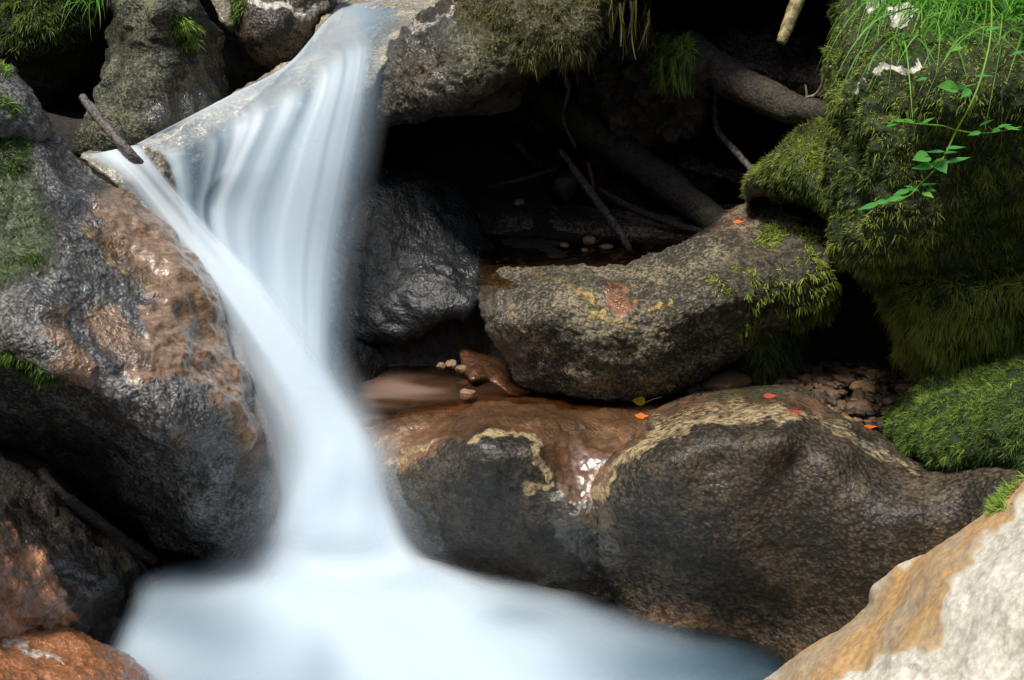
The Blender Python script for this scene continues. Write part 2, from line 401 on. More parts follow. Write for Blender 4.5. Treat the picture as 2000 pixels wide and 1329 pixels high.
def leaf_mesh(name, base, tip, width, nrm, mat, parent=None, tint=.5, fold=.15, lobes=0, n=9):
    base = np.asarray(base, float); tip = np.asarray(tip, float); ax = tip - base; L = np.linalg.norm(ax); ax /= L
    nrm = np.asarray(nrm, float); sd_ = np.cross(ax, nrm); sd_ /= np.linalg.norm(sd_); nn = np.cross(sd_, ax)
    t = np.linspace(0, 1, n); wv = width * .5 * np.sin(np.pi * t ** .62) ** 1.15
    if lobes: wv = wv * (1 + .28 * np.cos(t * np.pi * 2 * lobes))
    wv[0] = width * .02; wv[-1] = width * .01
    c = base + ax * (t * L)[:, None] - nn * (np.sin(t * 2.2) * L * .08)[:, None]
    Vv = np.stack([c - sd_ * wv[:, None] + nn * (fold * wv)[:, None], c, c + sd_ * wv[:, None] + nn * (fold * wv)[:, None]], 1).reshape(-1, 3)
    f = []
    for k in range(n - 1):
        f += [(3 * k, 3 * k + 1, 3 * k + 4, 3 * k + 3), (3 * k + 1, 3 * k + 2, 3 * k + 5, 3 * k + 4)]
    return mesh_np(name, Vv, f, mat, {'tint': np.full(len(Vv), tint)}, parent)

# ------------------------------------------------------------------ material instances
M_dark = rock_mat('dark_boulder', (.010, .008, .005), (.100, .076, .046), wet0=.30, bump=.85, stain=(.17, .082, .032), rim=(.42, .32, .17), film=(.12, .065, .035))
M_wetdark = rock_mat('wet_dark_rock', (.002, .003, .004), (.012, .015, .018), wet0=.6, bump=1.2, film=(.012, .016, .020))
M_left = rock_mat('left_boulder_stone', (.020, .020, .020), (.20, .19, .17), wet0=.5, bump=1.05, stain=(.18, .095, .034), film=(.30, .19, .11))
M_mid = rock_mat('mid_boulder_stone', (.034, .030, .022), (.24, .205, .13), wet0=.0, bump=1.2)
M_grey = rock_mat('grey_boulder_stone', (.025, .028, .02), (.16, .16, .10), bump=1.2)
M_shelf = rock_mat('shelf_stone', (.15, .13, .095), (.40, .35, .26), wet0=.4, bump=.45)
M_caverock = rock_mat('cave_stone', (.03, .022, .014), (.20, .15, .10), wet0=.1)
M_orange = rock_mat('orange_rock', (.24, .095, .035), (.42, .19, .085), wet0=.35, bump=.7, stain=(.46, .20, .07))
M_over = rock_mat('overhang_stone', (.014, .011, .007), (.12, .10, .065), wet0=.25, bump=1.3, moss=(.07, .065, .02))
M_brown = rock_mat('brown_slab', (.012, .010, .008), (.05, .036, .024), wet0=.2, stain=(.44, .20, .10))
M_pale = rock_mat('pale_rock', (.34, .32, .26), (.60, .575, .49), bump=.22, stain=(.36, .215, .085), rim=(.36, .32, .12), fine=.4)
M_soil = rock_mat('mossy_soil', (.012, .012, .006), (.05, .045, .02), moss=(.032, .048, .012), pale=(.70, .66, .58))
M_brownwet = rock_mat('brown_wet_stone', (.05, .022, .010), (.15, .07, .035), wet0=.8, bump=.5)
M_bed = plain_mat('stream_bed_gravel', (.003, .0025, .002), (.028, .019, .012), 60, rough=.9)
M_cave = plain_mat('cave_earth', (.006, .005, .003), (.05, .04, .026), 25, rough=.95)
M_moss = leafy_mat('moss_green', (.012, .020, .006), (.065, .100, .016), (.28, .34, .05))
M_mossb = leafy_mat('moss_bright', (.014, .036, .008), (.065, .13, .016), (.22, .34, .05))
M_mosso = leafy_mat('moss_olive', (.03, .022, .008), (.10, .095, .025), (.22, .20, .06))
M_grass = leafy_mat('grass_green', (.03, .10, .01), (.09, .30, .025), (.22, .50, .07), trans=.5)
M_vine = leafy_mat('vine_leaf', (.04, .18, .03), (.09, .36, .07), (.28, .50, .06), trans=.5, rough=.35)
M_foam = foam_mat('silky_water')
M_pool = foam_mat('pool_foam', thin=(.12, .23, .33), thick=(.76, .87, .96))
M_clear = clear_mat('clear_water', (.75, .85, .85))
M_puddle = clear_mat('brown_puddle_water', (.80, .62, .45))
M_bark = plain_mat('wet_bark', (.006, .005, .004), (.06, .045, .028), 55, .6, 1., stretch=True)
M_bark2 = plain_mat('pale_wood', (.08, .06, .02), (.36, .30, .13), 40, .6, 1.)
M_bark3 = plain_mat('grey_stick', (.03, .028, .025), (.17, .14, .12), 70, .4, 1.)
M_twig2 = plain_mat('red_twig', (.06, .02, .01), (.16, .06, .03), 80)
M_twig = plain_mat('twig_bark', (.12, .10, .07), (.3, .26, .2), 80, .6, .5)
s_ = NT('pebble_stone'); pn = s_.noise(60, 5, .6, s_.pos()); b_ = s_.n('ShaderNodeBsdfPrincipled')
c_ = s_.mix(s_.attr('tone'), (.04, .03, .022), (.30, .17, .08)); s_.put(b_.inputs['Base Color'], s_.mix(s_.ramp(pn, .3, .7, 0, .5), c_, (.02, .015, .01)))
b_.inputs['Roughness'].default_value = .62; s_.t.links.new(b_.outputs[0], s_.out.inputs[0]); M_peb = s_.m

# ================================================================== GROUND (one sheet to the horizon)
def ground_z(x, y):
    z = -.12 + .47 * sstep(2.62, 2.95, y) * sstep(-.75, -.45, x) + .33 * sstep(3.2, 3.3, y) * sstep(-.9, -.5, x)
    z = np.where((y > 3.3), z, z)
    z += (1.0 - np.clip(z, -.2, 1.0)) * sstep(3.6, 4.3, y) * sstep(.35, -.2, x)
    z += .55 * sstep(2.9, 3.6, y) * sstep(-.5, -.9, x)
    z = np.minimum(z, 1.02) + 1.1 * sstep(5.5, 9, y) + .6 * sstep(1.5, 3.0, np.abs(x)) * sstep(3.2, 1.5, np.abs(y - 1.5) * .5) + 4.2 * sstep(1.9, 4.2, np.abs(x)) + 3.2 * sstep(-1.2, -4.0, y)  # sides and rear raised into unseen banks that block low sky light
    return z
ax = np.unique(np.concatenate([np.linspace(-80, -8, 12), np.linspace(-8, -2, 20), np.linspace(-2, 2, 120), np.linspace(2, 8, 20), np.linspace(8, 80, 12)]))
ay = np.unique(np.concatenate([np.linspace(-60, -5, 8), np.linspace(-5, 1.5, 24), np.linspace(1.5, 5, 110), np.linspace(5, 12, 20), np.linspace(12, 120, 12)]))
GX, GY = np.meshgrid(ax, ay); gp = np.stack([GX.ravel(), GY.ravel(), np.zeros(GX.size)], -1)
gp[:, 2] = ground_z(gp[:, 0], gp[:, 1]) + .03 * fbm(gp, 2.2, 3, 81) + .008 * fbm(gp, 14, 2, 85)
gi = np.arange(GX.size).reshape(GX.shape)
ground = mesh_np('ground', gp, np.stack([gi[:-1, :-1], gi[:-1, 1:], gi[1:, 1:], gi[1:, :-1]], -1).reshape(-1, 4), M_bed)
ground['kind'] = 'structure'
# hollow bank behind the boulders: back wall, unseen shading roof and hillside above it
prof = np.array([(4.3, .45), (4.75, .6), (4.95, .95), (4.85, 1.3), (4.5, 1.55), (4.0, 1.62), (3.62, 1.66), (3.5, 1.85), (3.9, 2.25), (5.5, 2.9), (9, 3.6), (14, 4.2)])
pc = catmull(prof, 70); bx_ = np.linspace(-.42, 5.0, 130)
bp_ = np.stack([np.repeat(bx_[None], 70, 0), np.repeat(pc[:, :1], 130, 1), np.repeat(pc[:, 1:], 130, 1)], -1).reshape(-1, 3)
bp_[:, 1] -= .9 * sstep(1.0, 2.6, bp_[:, 0]) * sstep(5.2, 4.2, bp_[:, 1])
bp_ += .10 * np.c_[fbm(bp_, 1.6, 4, 91), fbm(bp_, 1.6, 4, 92), .6 * fbm(bp_, 1.6, 4, 93)]
bp_[:, 2] = np.minimum(bp_[:, 2], 1.16 + 9 * np.clip(bp_[:, 0] + .02, 0, 9) ** 1.2)  # left end flattened into a lid that keeps light out of the cave
bi = np.arange(70 * 130).reshape(70, 130)
bank = mesh_np('shading_hillside', bp_, np.stack([bi[:-1, :-1], bi[1:, :-1], bi[1:, 1:], bi[:-1, 1:]], -1).reshape(-1, 4), M_cave)
bank['kind'] = 'structure'
so_ = bank.modifiers.new('thick', 'SOLIDIFY'); so_.thickness = .12; so_.offset = 0

pc2 = catmull(np.array([(5.0, .4), (4.95, 1.0), (4.75, 1.45), (4.5, 1.72), (4.6, 2.1), (6, 3), (10, 4.2)]), 50); lx = np.linspace(-4.5, -.75, 70)
lp = np.stack([np.repeat(lx[None], 50, 0), np.repeat(pc2[:, :1], 70, 1), np.repeat(pc2[:, 1:], 70, 1)], -1).reshape(-1, 3); lp += .1 * np.c_[fbm(lp, 1.6, 4, 94), fbm(lp, 1.6, 4, 95), fbm(lp, 1.6, 4, 96)]
li = np.arange(50 * 70).reshape(50, 70); hb = mesh_np('shading_hillside', lp, np.stack([li[:-1, :-1], li[1:, :-1], li[1:, 1:], li[:-1, 1:]], -1).reshape(-1, 4), M_cave); hb['kind'] = 'structure'  # overhang added on the left to keep the gap behind the rocks dark

# ================================================================== ROCKS
A = ('all', None, 0, 1.3)
# --- back left
r = rock('mossy_rock', 'shadowed rock with dark moss on its top, in the upper left corner',
     [(-300, -70), (215, -70), (228, 0), (208, 80), (195, 150), (165, 215), (120, 255), (60, 250), (-300, 280)],
     [(0, 0, 4.1), (200, 0, 4.15), (0, 200, 4.2), (150, 200, 4.3), (60, 100, 4.05)], M_soil, R=50, seed=11, amp=(.03, .01, .003),
     masks={'moss': [('p', [(-300, -80), (230, -80), (225, 20), (160, 70), (0, 105), (-300, 110)], 15)], 'tuft': [('p', [(-300, -80), (230, -80), (215, 10), (160, 60), (0, 100), (-300, 110)], 15)]})
moss(r, 26000, M_moss, L=.026, Wd=.003, tmid=.3)
r_tb = rock('grey_boulder', 'tall grey green lumpy boulder standing behind the left branch of the stream',
     [(225, -70), (222, 0), (214, 60), (205, 110), (190, 165), (178, 215), (158, 262), (165, 300), (230, 312), (310, 290), (390, 255), (446, 190), (436, 140), (420, 80), (405, 20), (385, -70)],
     [(300, 30, 3.62), (330, 150, 3.58), (220, 200, 3.6), (290, 250, 3.42), (420, 150, 3.85), (235, 60, 3.8), (350, 90, 3.7), (250, 170, 3.55), (180, 280, 3.5)], M_grey, R=60, seed=12,
     amp=(.045, .010, .004), masks={'wet': [('l', [(400, 130), (390, 210), (330, 240)], 45, .9)], 'dark': [('l', [(240, 100), (300, 70), (350, 45)], 26, .55), ('l', [(280, 90), (330, 80)], 25, .5), ('l', [(385, 60), (400, 200)], 32, .6)],
            'tuft': [('l', [(350, 35), (355, 60), (345, 85)], 16)], 'moss': [('l', [(240, 20), (230, 120)], 30, .4), ('l', [(350, 35), (345, 85)], 18)]})
moss(r_tb, 420, M_mossb, L=.03, Wd=.004, tmid=.7, back=0)
rock('stone', 'small pale brown stone wedged right of the tall grey boulder',
     [(400, -50), (412, 10), (430, 45), (455, 60), (478, 40), (482, 10), (478, -50)], [(440, 0, 4.25), (450, 40, 4.2), (480, 20, 4.3)], M_shelf, R=25, Rd=.06, T=.3, seed=13, wig=2)
r = rock('dark_rock', 'dark rock with a bright mossy left shoulder above the crest of the waterfall',
     [(455, -60), (452, 10), (462, 55), (475, 95), (500, 128), (545, 135), (580, 118), (608, 85), (628, 45), (655, 16), (650, -60)],
     [(470, 0, 4.0), (540, 60, 3.9), (540, 120, 3.95), (620, 20, 4.0), (560, 0, 3.95)], M_dark, R=40, Rd=.1, T=.35, seed=14, wig=3,
     masks={'tuft': [('l', [(470, -20), (468, 30)], 16)], 'moss': [('l', [(470, -20), (466, 40)], 20)], 'pale': [('l', [(500, 5), (560, 10), (600, 30), (640, 5)], 14, .6)], 'wet': [('l', [(590, 30), (620, 20)], 30)]})
moss(r, 700, M_mossb, L=.025, Wd=.004, tmid=.6, back=0)
rock('flat_rock', 'pale flat rock lying behind the top of the waterfall at the upper edge',
     [(590, -60), (600, -5), (650, 14), (720, 10), (778, 10), (790, -60)], [(640, 0, 4.35), (760, 0, 4.4), (700, -40, 4.5)], M_grey, R=20, Rd=.05, T=.3, seed=15, wig=2, masks={'wet': [A]})
# --- shelf behind the curtain
shelf = rock('shelf_rock', 'tan rock shelf the waterfall pours over, seen through the thin water',
     [(245, 287), (350, 236), (450, 184), (550, 124), (600, 86), (640, 22), (700, -12), (880, -50), (885, 10), (815, 45), (770, 95), (735, 180), (705, 300), (680, 450), (665, 600), (660, 720), (660, 800), (640, 860), (580, 860), (500, 740), (420, 620), (340, 500), (265, 400), (200, 345), (160, 304)],
     [(262, 290, 3.24), (350, 245, 3.32), (450, 190, 3.45), (560, 128, 3.62), (640, 40, 3.95), (700, 8, 4.2), (860, -10, 4.3), (800, 40, 3.8), (762, 100, 3.50), (690, 116, 3.50), (600, 165, 3.46), (510, 220, 3.40), (430, 275, 3.34), (350, 325, 3.28),
      (210, 315, 3.20), (300, 400, 3.16), (400, 400, 3.3), (500, 350, 3.42), (640, 300, 3.42), (730, 300, 3.45), (430, 520, 3.1), (520, 560, 3.2), (640, 600, 3.15), (560, 720, 3.0), (650, 780, 2.96)], M_shelf,
     R=16, Rd=.03, T=.5, seed=16, amp=(.02, .006, .002), wig=2,
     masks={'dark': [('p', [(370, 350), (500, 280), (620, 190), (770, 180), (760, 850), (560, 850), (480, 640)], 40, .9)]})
# --- left
r = rock('small_boulder', 'small grey boulder with a moss cap on top of the big wet boulder',
     [(-300, 90), (0, 120), (42, 140), (72, 170), (92, 215), (104, 262), (60, 285), (0, 285), (-300, 290)],
     [(0, 130, 3.0), (60, 180, 2.98), (0, 240, 2.85), (80, 240, 2.95)], M_left, R=60, Rd=.15, seed=17, wig=3,
     masks={'moss': [('l', [(-20, 120), (12, 140)], 16), ('l', [(-10, 195), (22, 215)], 22)], 'tuft': [('l', [(-20, 125), (12, 140)], 14), ('l', [(-20, 195), (25, 212)], 16)], 'wet': [('l', [(30, 165), (60, 175)], 22, .7)]})
moss(r, 500, M_mossb, L=.022, Wd=.003, tmid=.6, back=0)
left = rock('wet_boulder', 'big wet grey and rust brown boulder filling the left side, moss on its upper face',
     [(-300, 215), (0, 237), (60, 240), (105, 262), (140, 290), (185, 325), (235, 368), (300, 410), (355, 460), (410, 535), (455, 620), (492, 715), (515, 800), (528, 880), (533, 950), (520, 1012), (492, 1060), (450, 1102), (415, 1092), (370, 1080), (310, 1084), (260, 1060), (190, 1010), (110, 970), (40, 945), (-300, 940)],
     [(0, 690, 2.38), (100, 745, 2.40), (200, 790, 2.42), (300, 860, 2.47), (380, 905, 2.50), (450, 880, 2.54), (0, 790, 2.64), (90, 820, 2.68), (150, 870, 2.76), (0, 850, 2.74), (100, 890, 2.84), (200, 940, 2.88), (280, 1010, 2.88), (380, 1000, 2.64), (400, 1060, 2.70), (460, 1050, 2.68),
      (0, 300, 2.85), (100, 330, 2.88), (160, 335, 2.98), (0, 450, 2.64), (150, 450, 2.74), (280, 450, 2.91), (150, 600, 2.54), (290, 590, 2.66), (330, 590, 2.69), (335, 650, 2.615), (340, 715, 2.54), (420, 640, 2.80), (350, 748, 2.50), (470, 760, 2.65), (0, 600, 2.46), (510, 900, 2.66), (240, 720, 2.46), (200, 650, 2.52)],
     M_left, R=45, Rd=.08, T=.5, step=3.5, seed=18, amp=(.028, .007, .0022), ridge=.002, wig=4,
     masks={'film': [('l', [(330, 430), (400, 540), (450, 640), (500, 750), (525, 850)], 62, .95), ('l', [(230, 400), (330, 520), (420, 660), (450, 780)], 55, .66), ('p', [(280, 590), (330, 570), (370, 640), (400, 680), (395, 730), (300, 730), (270, 670)], 14, .8), ('l', [(250, 740), (330, 730), (440, 735)], 16, .75)],
            'stain': [('p', [(170, 400), (260, 420), (340, 470), (400, 560), (450, 650), (500, 780), (525, 900), (470, 960), (440, 800), (400, 720), (330, 700), (280, 560), (200, 470)], 25, .8), ('l', [(110, 640), (130, 700), (160, 740)], 34, .8), ('l', [(200, 620), (240, 680), (280, 730)], 42, .9), ('l', [(345, 850), (360, 890)], 22, .9),
                      ('p', [(-300, 780), (120, 800), (220, 900), (300, 1000), (300, 1100), (100, 1000), (-300, 950)], 30, .45)],
            'pale': [('l', [(250, 750), (330, 735), (420, 740)], 14, .35)],
            'rim': [('l', [(165, 430), (200, 480), (230, 520), (260, 560)], 12, .65)],
            'wet': [('p', [(60, 560), (200, 560), (300, 560), (420, 640), (520, 800), (530, 950), (430, 940), (260, 880), (200, 800), (90, 700)], 30), ('l', [(110, 350), (180, 420)], 24)],
            'dark': [('l', [(150, 540), (210, 560), (250, 590)], 30, .9), ('p', [(-300, 770), (60, 790), (170, 830), (250, 930), (330, 1010), (300, 1100), (100, 1000), (-300, 960)], 30, .8)],  # the large patch paints shade onto the undercut
            'moss': [('p', [(-300, 240), (50, 255), (70, 330), (110, 440), (110, 520), (40, 560), (-300, 560)], 35, .75), ('l', [(-30, 700), (60, 720), (110, 745)], 22)],
            'tuft': [('p', [(-300, 250), (45, 265), (60, 330), (30, 350), (-300, 350)], 14), ('l', [(50, 510), (85, 525), (100, 535)], 16), ('p', [(-300, 360), (80, 380), (110, 440), (90, 500), (20, 560), (-300, 560)], 30, .3), ('l', [(-40, 690), (20, 705), (70, 725), (110, 742)], 17)]})
moss(left, 10500, M_mossb, L=.015, Wd=.0026, top_light=.1, tmid=.3, back=0, thin=.1)
r = rock('brown_slab', 'dark brown slab in the shadow under the wet boulder, rusty orange on its left side',
     [(-300, 860), (30, 880), (75, 905), (110, 940), (170, 1000), (240, 1062), (305, 1100), (296, 1135), (250, 1180), (222, 1240), (215, 1330), (-300, 1340)],
     [(0, 900, 2.6), (0, 1000, 2.2), (0, 1100, 2.08), (0, 1250, 2.05), (150, 1150, 2.3), (220, 1120, 2.55), (285, 1112, 2.72), (100, 960, 2.6), (120, 1060, 2.34), (200, 1220, 2.4)], M_brown, R=40, Rd=.08, seed=19, amp=(.03, .010, .003),
     masks={'stain': [('p', [(-300, 980), (30, 1030), (85, 1090), (120, 1160), (140, 1220), (60, 1260), (-300, 1260)], 12)], 'wet': [('p', [(-300, 980), (30, 1030), (85, 1090), (130, 1190), (60, 1230), (-300, 1240)], 12), ('l', [(40, 1000), (180, 1130)], 60, .7)]})
rock('orange_rock', 'wet rusty orange rock in the bottom left corner',
     [(-300, 1183), (0, 1203), (70, 1202), (130, 1214), (200, 1245), (270, 1285), (345, 1340), (430, 1440), (-300, 1440)],
     [(0, 1205, 2.15), (200, 1255, 2.15), (0, 1320, 1.82), (200, 1320, 1.98), (330, 1345, 2.15), (100, 1400, 1.75)], M_orange, R=40, Rd=.06, seed=20, amp=(.02, .007, .002), ridge=.003, wig=3,
     masks={'pale': [('l', [(0, 1230), (40, 1250), (90, 1275), (120, 1290)], 12, .6)], 'wet': [A]})
# --- right side: overhang
over = rock('overhanging_rock', 'dark pitted rock with hanging brown green moss, overhanging the cave right of the crest',
     [(762, 100), (790, 62), (840, 30), (885, 0), (930, -80), (1290, -90), (1215, -20), (1190, 30), (1160, 95), (1120, 120), (1060, 130), (1010, 150), (940, 190), (880, 220), (820, 238), (765, 245), (738, 235), (742, 160)],
     [(780, 120, 3.32), (850, 60, 3.25), (900, 20, 3.3), (1000, 20, 3.15), (1100, 60, 3.1), (900, 120, 3.12), (820, 180, 3.2), (1000, 110, 3.12), (1180, -20, 3.15), (760, 230, 3.3)], M_over, R=60, Rd=.14, T=.7, seed=21, amp=(.02, .012, .006), ridge=.004, wig=6,
     masks={'moss': [('p', [(860, -80), (1290, -90), (1170, 60), (1130, 120), (1000, 150), (900, 160), (840, 60)], 35, .8)], 'tuft': [('p', [(905, -90), (1290, -90), (1180, 40), (1140, 110), (1050, 120), (960, 105), (920, 70), (890, 20)], 20, 1), ('p', [(850, 20), (900, 0), (960, 100), (930, 150), (850, 190), (820, 120)], 30, .34)],
            'wet': [('l', [(790, 100), (860, 60), (900, 90), (880, 160)], 50, .7)], 'pale': [('l', [(800, 60), (850, 35), (890, 15)], 16, .5)]})
moss(over, 42000, M_mosso, L=.0135, Wd=.0022, tmid=.42, droop=1.1, out=.6, hang=1.8, spread=.6)
# --- cave
dw = rock('wet_rock', 'dark glistening wet rock right of the falling water, at the cave mouth',
     [(640, 360), (700, 345), (750, 336), (810, 338), (870, 352), (912, 385), (935, 440), (965, 478), (1000, 500), (985, 560), (935, 622), (880, 628), (820, 645), (770, 668), (700, 675), (640, 670)],
     [(700, 360, 3.5), (850, 370, 3.55), (750, 500, 3.3), (880, 500, 3.3), (960, 500, 3.4), (820, 620, 3.15), (920, 600, 3.15), (700, 640, 3.2), (900, 430, 3.5)], M_wetdark, R=50, Rd=.1, T=.4, seed=22, amp=(.03, .008, .003), masks={'film': [('l', [(780, 640), (850, 540), (880, 490)], 60, .42), ('l', [(910, 600), (930, 520)], 40, .38)]})
rock('cave_wall_rock', 'big dim brown rock at the back of the cave right of the falling water',
     [(700, 230), (800, 215), (900, 170), (1010, 160), (1110, 230), (1150, 300), (1130, 380), (1040, 410), (900, 400), (760, 350), (700, 320)], [(760, 280, 4.2), (950, 260, 4.35), (1050, 320, 4.3), (900, 380, 4.1), (1100, 350, 4.35)], M_caverock, R=60, Rd=.2, T=.3, seed=41, amp=(.04, .012, .004), ridge=.004,
     masks={'stain': [('l', [(985, 285), (1010, 300)], 34, .7)]})
rock('cave_rock', 'dim angular rock lying behind the sticks at the right of the cave', [(1150, 330), (1220, 300), (1330, 310), (1440, 330), (1480, 380), (1440, 420), (1300, 425), (1180, 410)], [(1250, 350, 4.1), (1400, 370, 4.0)], M_caverock, R=50, Rd=.15, T=.3, seed=42, amp=(.05, .015, .004))
rock('cave_rock', 'dim flat rock under the branch stub in the upper cave', [(1400, 60), (1480, 40), (1580, 70), (1640, 120), (1620, 190), (1500, 180), (1420, 130)], [(1480, 100, 4.0), (1580, 140, 3.9)], M_caverock, R=40, Rd=.15, T=.3, seed=43, amp=(.05, .015, .004))
rock('ledge_rock', 'long low dark ledge across the back of the cave',
     [(880, 398), (940, 395), (1050, 405), (1150, 405), (1300, 420), (1440, 400), (1500, 430), (1450, 500), (1300, 500), (1150, 480), (1020, 486), (930, 485), (885, 450)],
     [(900, 420, 3.8), (1150, 430, 3.75), (1400, 430, 3.7), (1150, 470, 3.65), (1400, 480, 3.6)], M_caverock, R=40, T=.5, seed=23)
rock('corner_rock', 'dark wet rock beside the foot of the waterfall, at the brown pool',
     [(640, 640), (700, 662), (745, 680), (765, 720), (752, 765), (705, 795), (640, 815)], [(700, 700, 3.06), (740, 730, 3.1), (660, 780, 3.0)], M_wetdark, R=40, T=.25, seed=24, wig=3)
rock('brown_stone', 'smooth wet brown stone in the recess left of the middle boulder',
     [(885, 650), (930, 640), (985, 670), (1030, 730), (1090, 775), (1010, 780), (955, 748), (920, 745), (898, 700)], [(920, 680, 3.22), (980, 740, 3.08), (1050, 765, 3.1)], M_brownwet, R=35, Rd=.08, T=.25, seed=25, wig=1, amp=(.006, .004, .002))
rock('recess_wall_rock', 'black shadowed rock behind the brown pool under the wet rock',
     [(740, 640), (850, 600), (960, 590), (1100, 640), (1400, 680), (1500, 740), (1400, 775), (1100, 775), (1000, 735), (880, 722), (780, 738)], [(800, 700, 3.35), (950, 650, 3.35), (1200, 740, 3.3), (1400, 740, 3.3)], M_caverock, R=30, T=.3, seed=26)
mid = rock('lichen_boulder', 'rounded grey tan boulder with tan crusts and moss on its right end, in the middle',
     [(927, 606), (940, 565), (985, 530), (1050, 519), (1150, 521), (1230, 521), (1283, 505), (1325, 470), (1385, 440), (1440, 402), (1510, 386), (1580, 400), (1622, 425), (1632, 500), (1640, 580), (1615, 625), (1555, 645), (1495, 650), (1455, 690), (1385, 732), (1340, 768), (1270, 782), (1150, 782), (1060, 762), (1012, 738), (995, 700), (950, 662)],
     [(950, 600, 3.02), (1050, 540, 3.1), (1050, 620, 2.86), (1200, 545, 3.05), (1200, 620, 2.82), (1200, 700, 2.81), (1150, 760, 2.88), (1300, 760, 2.89), (1300, 520, 3.1), (1350, 600, 2.82), (1400, 480, 3.1), (1500, 400, 3.35), (1450, 520, 2.95), (1550, 450, 3.15), (1580, 530, 2.95), (1500, 600, 2.9), (1400, 680, 2.92), (1590, 600, 2.98), (1040, 700, 2.95), (1600, 430, 3.2)],
     M_mid, R=45, Rd=.08, T=.5, step=3.5, seed=27, amp=(.022, .010, .004), wig=4,
     masks={'stain': [('l', [(1190, 560), (1215, 600)], 24, .75), ('l', [(1400, 440), (1500, 410), (1560, 420)], 36, .4)], 'rim': [('l', [(1130, 580), (1165, 590)], 9, .9), ('l', [(1160, 612), (1180, 612)], 14, .9), ('l', [(1195, 624), (1215, 624)], 9, .9), ('l', [(1230, 634), (1240, 632)], 8, .9), ('l', [(1270, 600), (1300, 592)], 8, .8), ('l', [(1215, 552), (1230, 555)], 8, .8), ('l', [(1040, 540), (1090, 560), (1130, 580)], 10, .5)],
            'wet': [('l', [(1185, 560), (1215, 610)], 20), ('l', [(950, 570), (955, 620), (1000, 700)], 40, .9), ('l', [(1050, 535), (1150, 540)], 24, .6)], 'moss': [('l', [(1080, 530), (1150, 545)], 30, .35), ('l', [(1500, 455), (1580, 450), (1600, 420)], 20, .8)],
            'dark': [('p', [(1400, 500), (1470, 470), (1580, 460), (1640, 500), (1640, 640), (1500, 640), (1450, 680), (1380, 620)], 30, .85), ('p', [(1080, 630), (1280, 640), (1300, 720), (1160, 740)], 40, .45), ('l', [(965, 560), (960, 620), (1010, 710)], 34, .85)],  # lower right painted darker as the shaded side; left end is dark wet stone
            'tuft': [('l', [(1490, 462), (1540, 450), (1590, 445), (1610, 420)], 18, 1), ('l', [(1500, 385), (1560, 392), (1600, 410)], 14), ('l', [(1580, 460), (1570, 500), (1600, 540)], 18, .9), ('p', [(1500, 540), (1640, 520), (1640, 630), (1520, 625)], 18, .62), ('l', [(1400, 540), (1405, 570)], 14, .8), ('l', [(1465, 520), (1475, 570), (1480, 620), (1450, 660)], 16, .55), ('l', [(1420, 490), (1440, 510)], 10, .6)]})
moss(mid, 5200, M_moss, L=.022, Wd=.0036, tmid=.75, droop=1.3, out=.9, back=.1, clump=45, thin=.25)
rock('shadowed_rock', 'dark smooth rock in the shadow behind the gravel, under the right overhang',
     [(1440, 640), (1520, 590), (1620, 540), (1700, 520), (1790, 640), (1850, 760), (1700, 742), (1600, 738), (1500, 760)], [(1500, 700, 3.35), (1650, 600, 3.3), (1650, 720, 3.3), (1780, 720, 3.2)], M_brown, R=40, T=.4, seed=28)
r = rock('mossy_pillar_rock', 'narrow mossy rock standing in the shadow under the right end of the middle boulder',
     [(1452, 650), (1500, 620), (1565, 625), (1560, 690), (1548, 740), (1515, 768), (1480, 740)], [(1500, 660, 3.0), (1520, 740, 3.08)], M_dark, R=40, Rd=.08, T=.25, seed=29, wig=3, masks={'moss': [A], 'tuft': [A]})
moss(r, 3500, M_moss, L=.032, Wd=.003, tmid=.35, droop=1.3)
